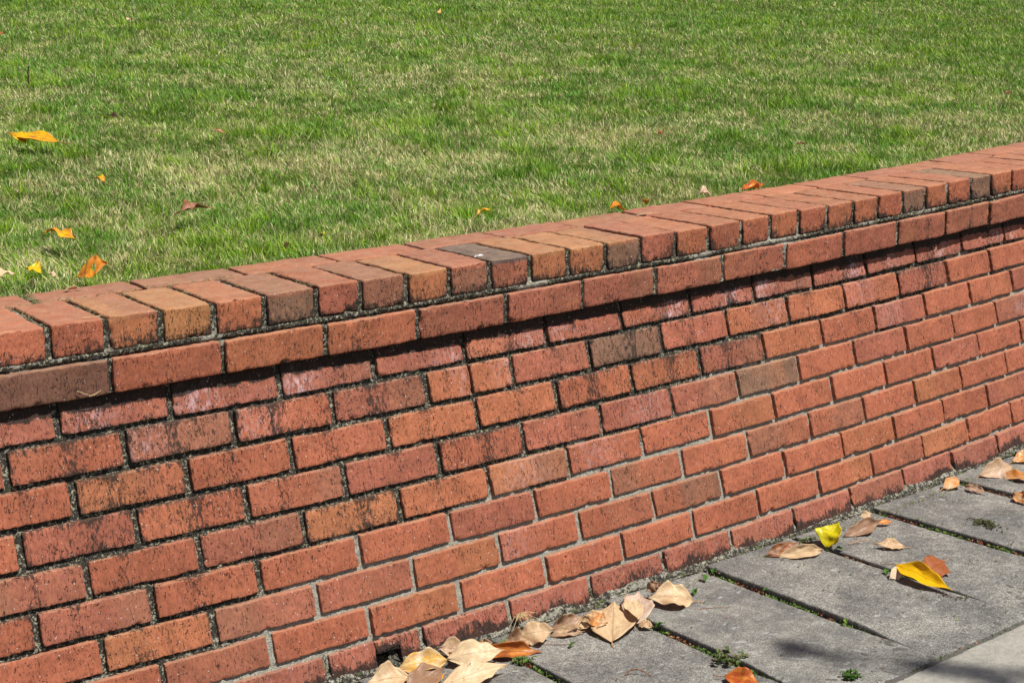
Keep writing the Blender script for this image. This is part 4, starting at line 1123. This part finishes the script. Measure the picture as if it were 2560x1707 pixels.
# tuft of dead grass growing out of the foot of the wall
B = Batch()
for k in range(34):
    a = rng.uniform(0, 2 * math.pi)
    p0 = np.array([rng.normal(0, 0.003), rng.normal(0, 0.002), 0.0])
    d = np.array([rng.normal(0.0, 0.016), -0.010 - abs(rng.normal(0, 0.008)), rng.uniform(-0.018, 0.004)])
    mid_ = p0 + d * 0.5 + np.array([0, -0.004, 0.007])
    V, Q = tube(np.stack([p0, mid_, p0 + d * rng.uniform(0.8, 1.5)]), 0.0006, 0.0003, 4)
    B.put(V, Q)
tp = place(np.array([0.8214, 0.1475 + 0.004, -0.545]))
add('dead_grass_tuft', B.mesh('dead_grass_tuft', M_STRAW), label='tuft of dead straw grass sprouting from the foot of the wall', cat='grass tuft', loc=tp)

def crumbs(name, lab, cat, center, n, spread, size, mat):
    B = Batch()
    for k in range(n):
        c = np.array([rng.normal(0, spread[0]), rng.normal(0, spread[1]), abs(rng.normal(0, spread[2])) + 0.001])
        d = rng.normal(0, 1, 3); d /= np.linalg.norm(d); d[2] *= 0.4
        l = size * rng.uniform(0.6, 1.8)
        V, Q = tube(np.stack([c - d * l, c, c + d * l + rng.normal(0, l * 0.3, 3)]), size * 0.3, size * 0.15, 4)
        B.put(V, Q)
    return add(name, B.mesh(name, mat), label=lab, cat=cat, loc=(center[0] + 0.018, center[1] + 0.018, center[2]))
crumbs('seed_husk', 'small ragged brown seed husk alone on the middle paver', 'seed husk', (1.419, -0.369, G), 26, (0.003, 0.003, 0.002), 0.0035, mat_plain('seed husk', (0.13, 0.06, 0.03), 0.9))
crumbs('dried_sprig', 'dried brown green sprig lying on the far paver at the right', 'sprig', (2.000, -0.300, G + 0.002), 90, (0.010, 0.020, 0.002), 0.0055, mat_plain('dried sprig', (0.065, 0.07, 0.03), 0.9, 0.6))
crumbs('bark_crumbs', 'dark red bark crumbs beside the dull brown curled leaf', 'bark', (1.138, -0.188, G + 0.022), 34, (0.010, 0.004, 0.003), 0.004, mat_plain('dark red bark', (0.13, 0.03, 0.02), 0.8, 0.5))
crumbs('bark_crumbs', 'dark crumbs at the tip of the golden yellow leaf', 'bark', (1.603, -0.527, G - 0.002), 60, (0.006, 0.012, 0.002), 0.003, M_BITS)

# small things on the coping and the lawn
P, Tg, Xg, *_ = leaf_surface((0.106, 0.236, ZH + .002), (0.142, 0.235, ZH + .004), 0.010, -12, 0.6, 0.002, 0.002, 3.3, nu=16, nw=7)
o_ = np.array((0.106, 0.236, ZH + .002))
add('bark_chip', leaf_mesh('bark_chip', P - o_, Tg, Xg, LC['tan'], LC['brown'], M_LEAF), label='small curled brown chip lying on the back row of the coping', cat='bark chip', loc=o_)
B = Batch()
for k in range(9):
    r = 0.0035 * rng.uniform(0.3, 1.0) * (1.6 if k == 0 else 0.5)
    c = np.array([rng.normal(0, 0.006), rng.normal(0, 0.004), 0.0004]) * (0 if k == 0 else 1)
    an = np.linspace(0, 2 * np.pi, 14, endpoint=False)
    rr = r * (1 + 0.35 * noise(np.stack([np.cos(an) + k, np.sin(an), an * 0], -1), 2, 160))
    ring = np.stack([c[0] + rr * 1.6 * np.cos(an), c[1] + rr * np.sin(an), np.full(14, 0.0002)], -1)
    top_ = np.stack([c[0] + rr * 1.2 * np.cos(an), c[1] + rr * 0.7 * np.sin(an), np.full(14, 0.0009)], -1)
    V = np.concatenate([ring, top_, [[c[0], c[1], 0.0012]]])
    q = [[i, (i + 1) % 14, 14 + (i + 1) % 14, 14 + i] for i in range(14)]
    t = [[14 + i, 14 + (i + 1) % 14, 28] for i in range(14)]
    B.put(V, q, t)
add('bird_dropping', B.mesh('bird_dropping', M_WHITE), label='white bird dropping on the dark slate coloured coping brick', cat='dropping', loc=(0.885, 0.062, ZH + 0.0002))
bent('dry_straw', 'dry straw laid across the left coping header', [place(np.array([s_, o_, ZH + 0.002])) for s_, o_ in ((0.055, -0.005), (0.075, 0.002), (0.088, -0.004))], 0.0006, 0.0004, M_STRAW, 'straw')
bent('dry_straw', 'pale straw along the joint behind the orange brown headers', [place(np.array([s_, o_, ZH + 0.002])) for s_, o_ in ((1.44, -0.175), (1.47, -0.178), (1.50, -0.174))], 0.0009, 0.0006, M_STRAW, 'straw')
# clippings in the coping joints at the left
B = Batch()
for k in range(420):
    u_ = rng.random()
    if u_ < 0.35: s_, o_ = rng.uniform(-0.25, 0.42), -0.177 + rng.normal(0, 0.003)
    elif u_ < 0.8:
        hi_ = int(rng.integers(-2, 6)); s_, o_ = h_s(hi_) + rng.normal(0, 0.0022), rng.uniform(-0.175, 0.0)
    else: s_, o_ = 0.0404 + rng.normal(0, 0.004), rng.uniform(-0.26, -0.175)
    z0_ = ZH - 0.003 + 0.003 * rng.random(); a = rng.uniform(0, 6.28); l = rng.uniform(0.004, 0.012)
    pts = np.array([[s_, o_, z0_], [s_ + math.cos(a) * l / 2, o_ + math.sin(a) * l / 2, z0_ + 0.0025], [s_ + math.cos(a) * l, o_ + math.sin(a) * l, z0_ + 0.001]])
    V, Q = tube(place(pts), 0.00045, 0.0003, 4)
    c = np.array([(0.20, 0.25, 0.10), (0.40, 0.38, 0.22), (0.10, 0.15, 0.04)][rng.integers(3)])
    B.put(V, Q, col=np.tile(c, (len(V), 1)))
add('grass_clippings', B.mesh('grass_clippings', M_GRASS), kind='stuff', label='grass clippings caught in the coping joints at the left', cat='clippings')
bent('dry_twig', 'short dark stick standing in the grass at the upper left', [(1.02, 3.02, 0.270), (1.02, 3.02, 0.305), (1.025, 3.02, 0.335)], 0.0035, 0.002, M_BITS, 'twig')

# ------------------------------------------------------------------ street tree out of frame, whose lowest sprays shade two spots of the paving
M_BARK = mat_plain('tree bark', (0.16, 0.12, 0.09), 0.9)
def mat_tree_leaf():
    m = N('tree foliage')
    b = m.surf(m.attr('col', 'Color'), 0.45, None, 0.35)
    return m.done(b)
M_TL = mat_tree_leaf()
tree = add('street_tree', None, label='slender broadleaf tree beside the path that shades two spots of paving', cat='tree', loc=(4.4, -4.6, G))
B = Batch()
tr_o = np.array([4.4, -4.6, G])
tips = []
def limb(p0, p1, r0, r1, sag=0.1):
    p0, p1 = np.asarray(p0, float), np.asarray(p1, float)
    t = np.linspace(0, 1, 10)[:, None]
    pts = p0 + (p1 - p0) * t + np.array([0, 0, 1.0]) * np.sin(np.pi * t) * sag
    V, Q = tube(pts - tr_o, r0, r1, 9); B.put(V, Q)
    return pts
limb((4.4, -4.6, G), (4.45, -4.65, 3.6), 0.13, 0.08, 0)
limb((4.45, -4.65, 3.6), (4.6, -4.9, 6.2), 0.08, 0.02, 0)
T0 = []
spots = [((1.185, -0.515), 0.030), ((1.220, -0.562), 0.030), ((1.340, -0.705), 0.026), ((1.352, -0.760), 0.042), ((1.375, -0.805), 0.040), ((1.405, -0.850), 0.045)]
H = 4.6
clus = []
for (x, y), r in spots:
    t = H / SUN.z
    clus.append((np.array([x, y, G]) + np.array(SUN) * t, r))
mainb = limb((4.44, -4.64, 3.3), clus[-1][0] + [0.3, -0.3, 0.1], 0.05, 0.012, 0.12)
for c, r in clus: limb(clus[-1][0] + [0.3, -0.3, 0.1], c, 0.006, 0.003, 0.01)
lv = Batch()
def spray(c, rad, n, size):
    for k in range(n):
        d = rng.normal(0, 1, 3); d /= np.linalg.norm(d)
        p = np.asarray(c) + d * rad * rng.random() ** 0.5
        a = rng.uniform(0, 6.28); ax_ = np.array([math.cos(a), math.sin(a), rng.uniform(-0.5, 0.3)]); ax_ /= np.linalg.norm(ax_)
        sd_ = np.cross(ax_, [0, 0, 1]); sd_ /= np.linalg.norm(sd_)
        l = size * rng.uniform(0.7, 1.2)
        V = np.stack([p, p + ax_ * l * .5 + sd_ * l * .22, p + ax_ * l, p + ax_ * l * .5 - sd_ * l * .22]) - tr_o
        lv.put(V, [[0, 1, 2, 3]], col=np.tile(np.array([0.05, 0.11, 0.02]) * rng.uniform(0.7, 1.3), (4, 1)))
for c, r in clus: spray(c, r * 1.0, 16, 0.045)
for k in range(26):
    a = rng.uniform(0, 6.28); rr = rng.uniform(0.3, 1.5)
    c = np.array([4.9 + rr * math.cos(a), -5.2 + rr * math.sin(a), rng.uniform(3.6, 6.4)])
    limb((4.47, -4.7, rng.uniform(2.8, 5.2)), c, 0.02, 0.006, 0.08)
    spray(c, 0.42, 130, 0.08)
add('trunk', B.mesh('trunk', M_BARK), tree)
add('crown', lv.mesh('crown', M_TL, False), tree)

scene.render.engine = 'CYCLES'
scene.cycles.max_bounces = 6
scene.cycles.transparent_max_bounces = 4
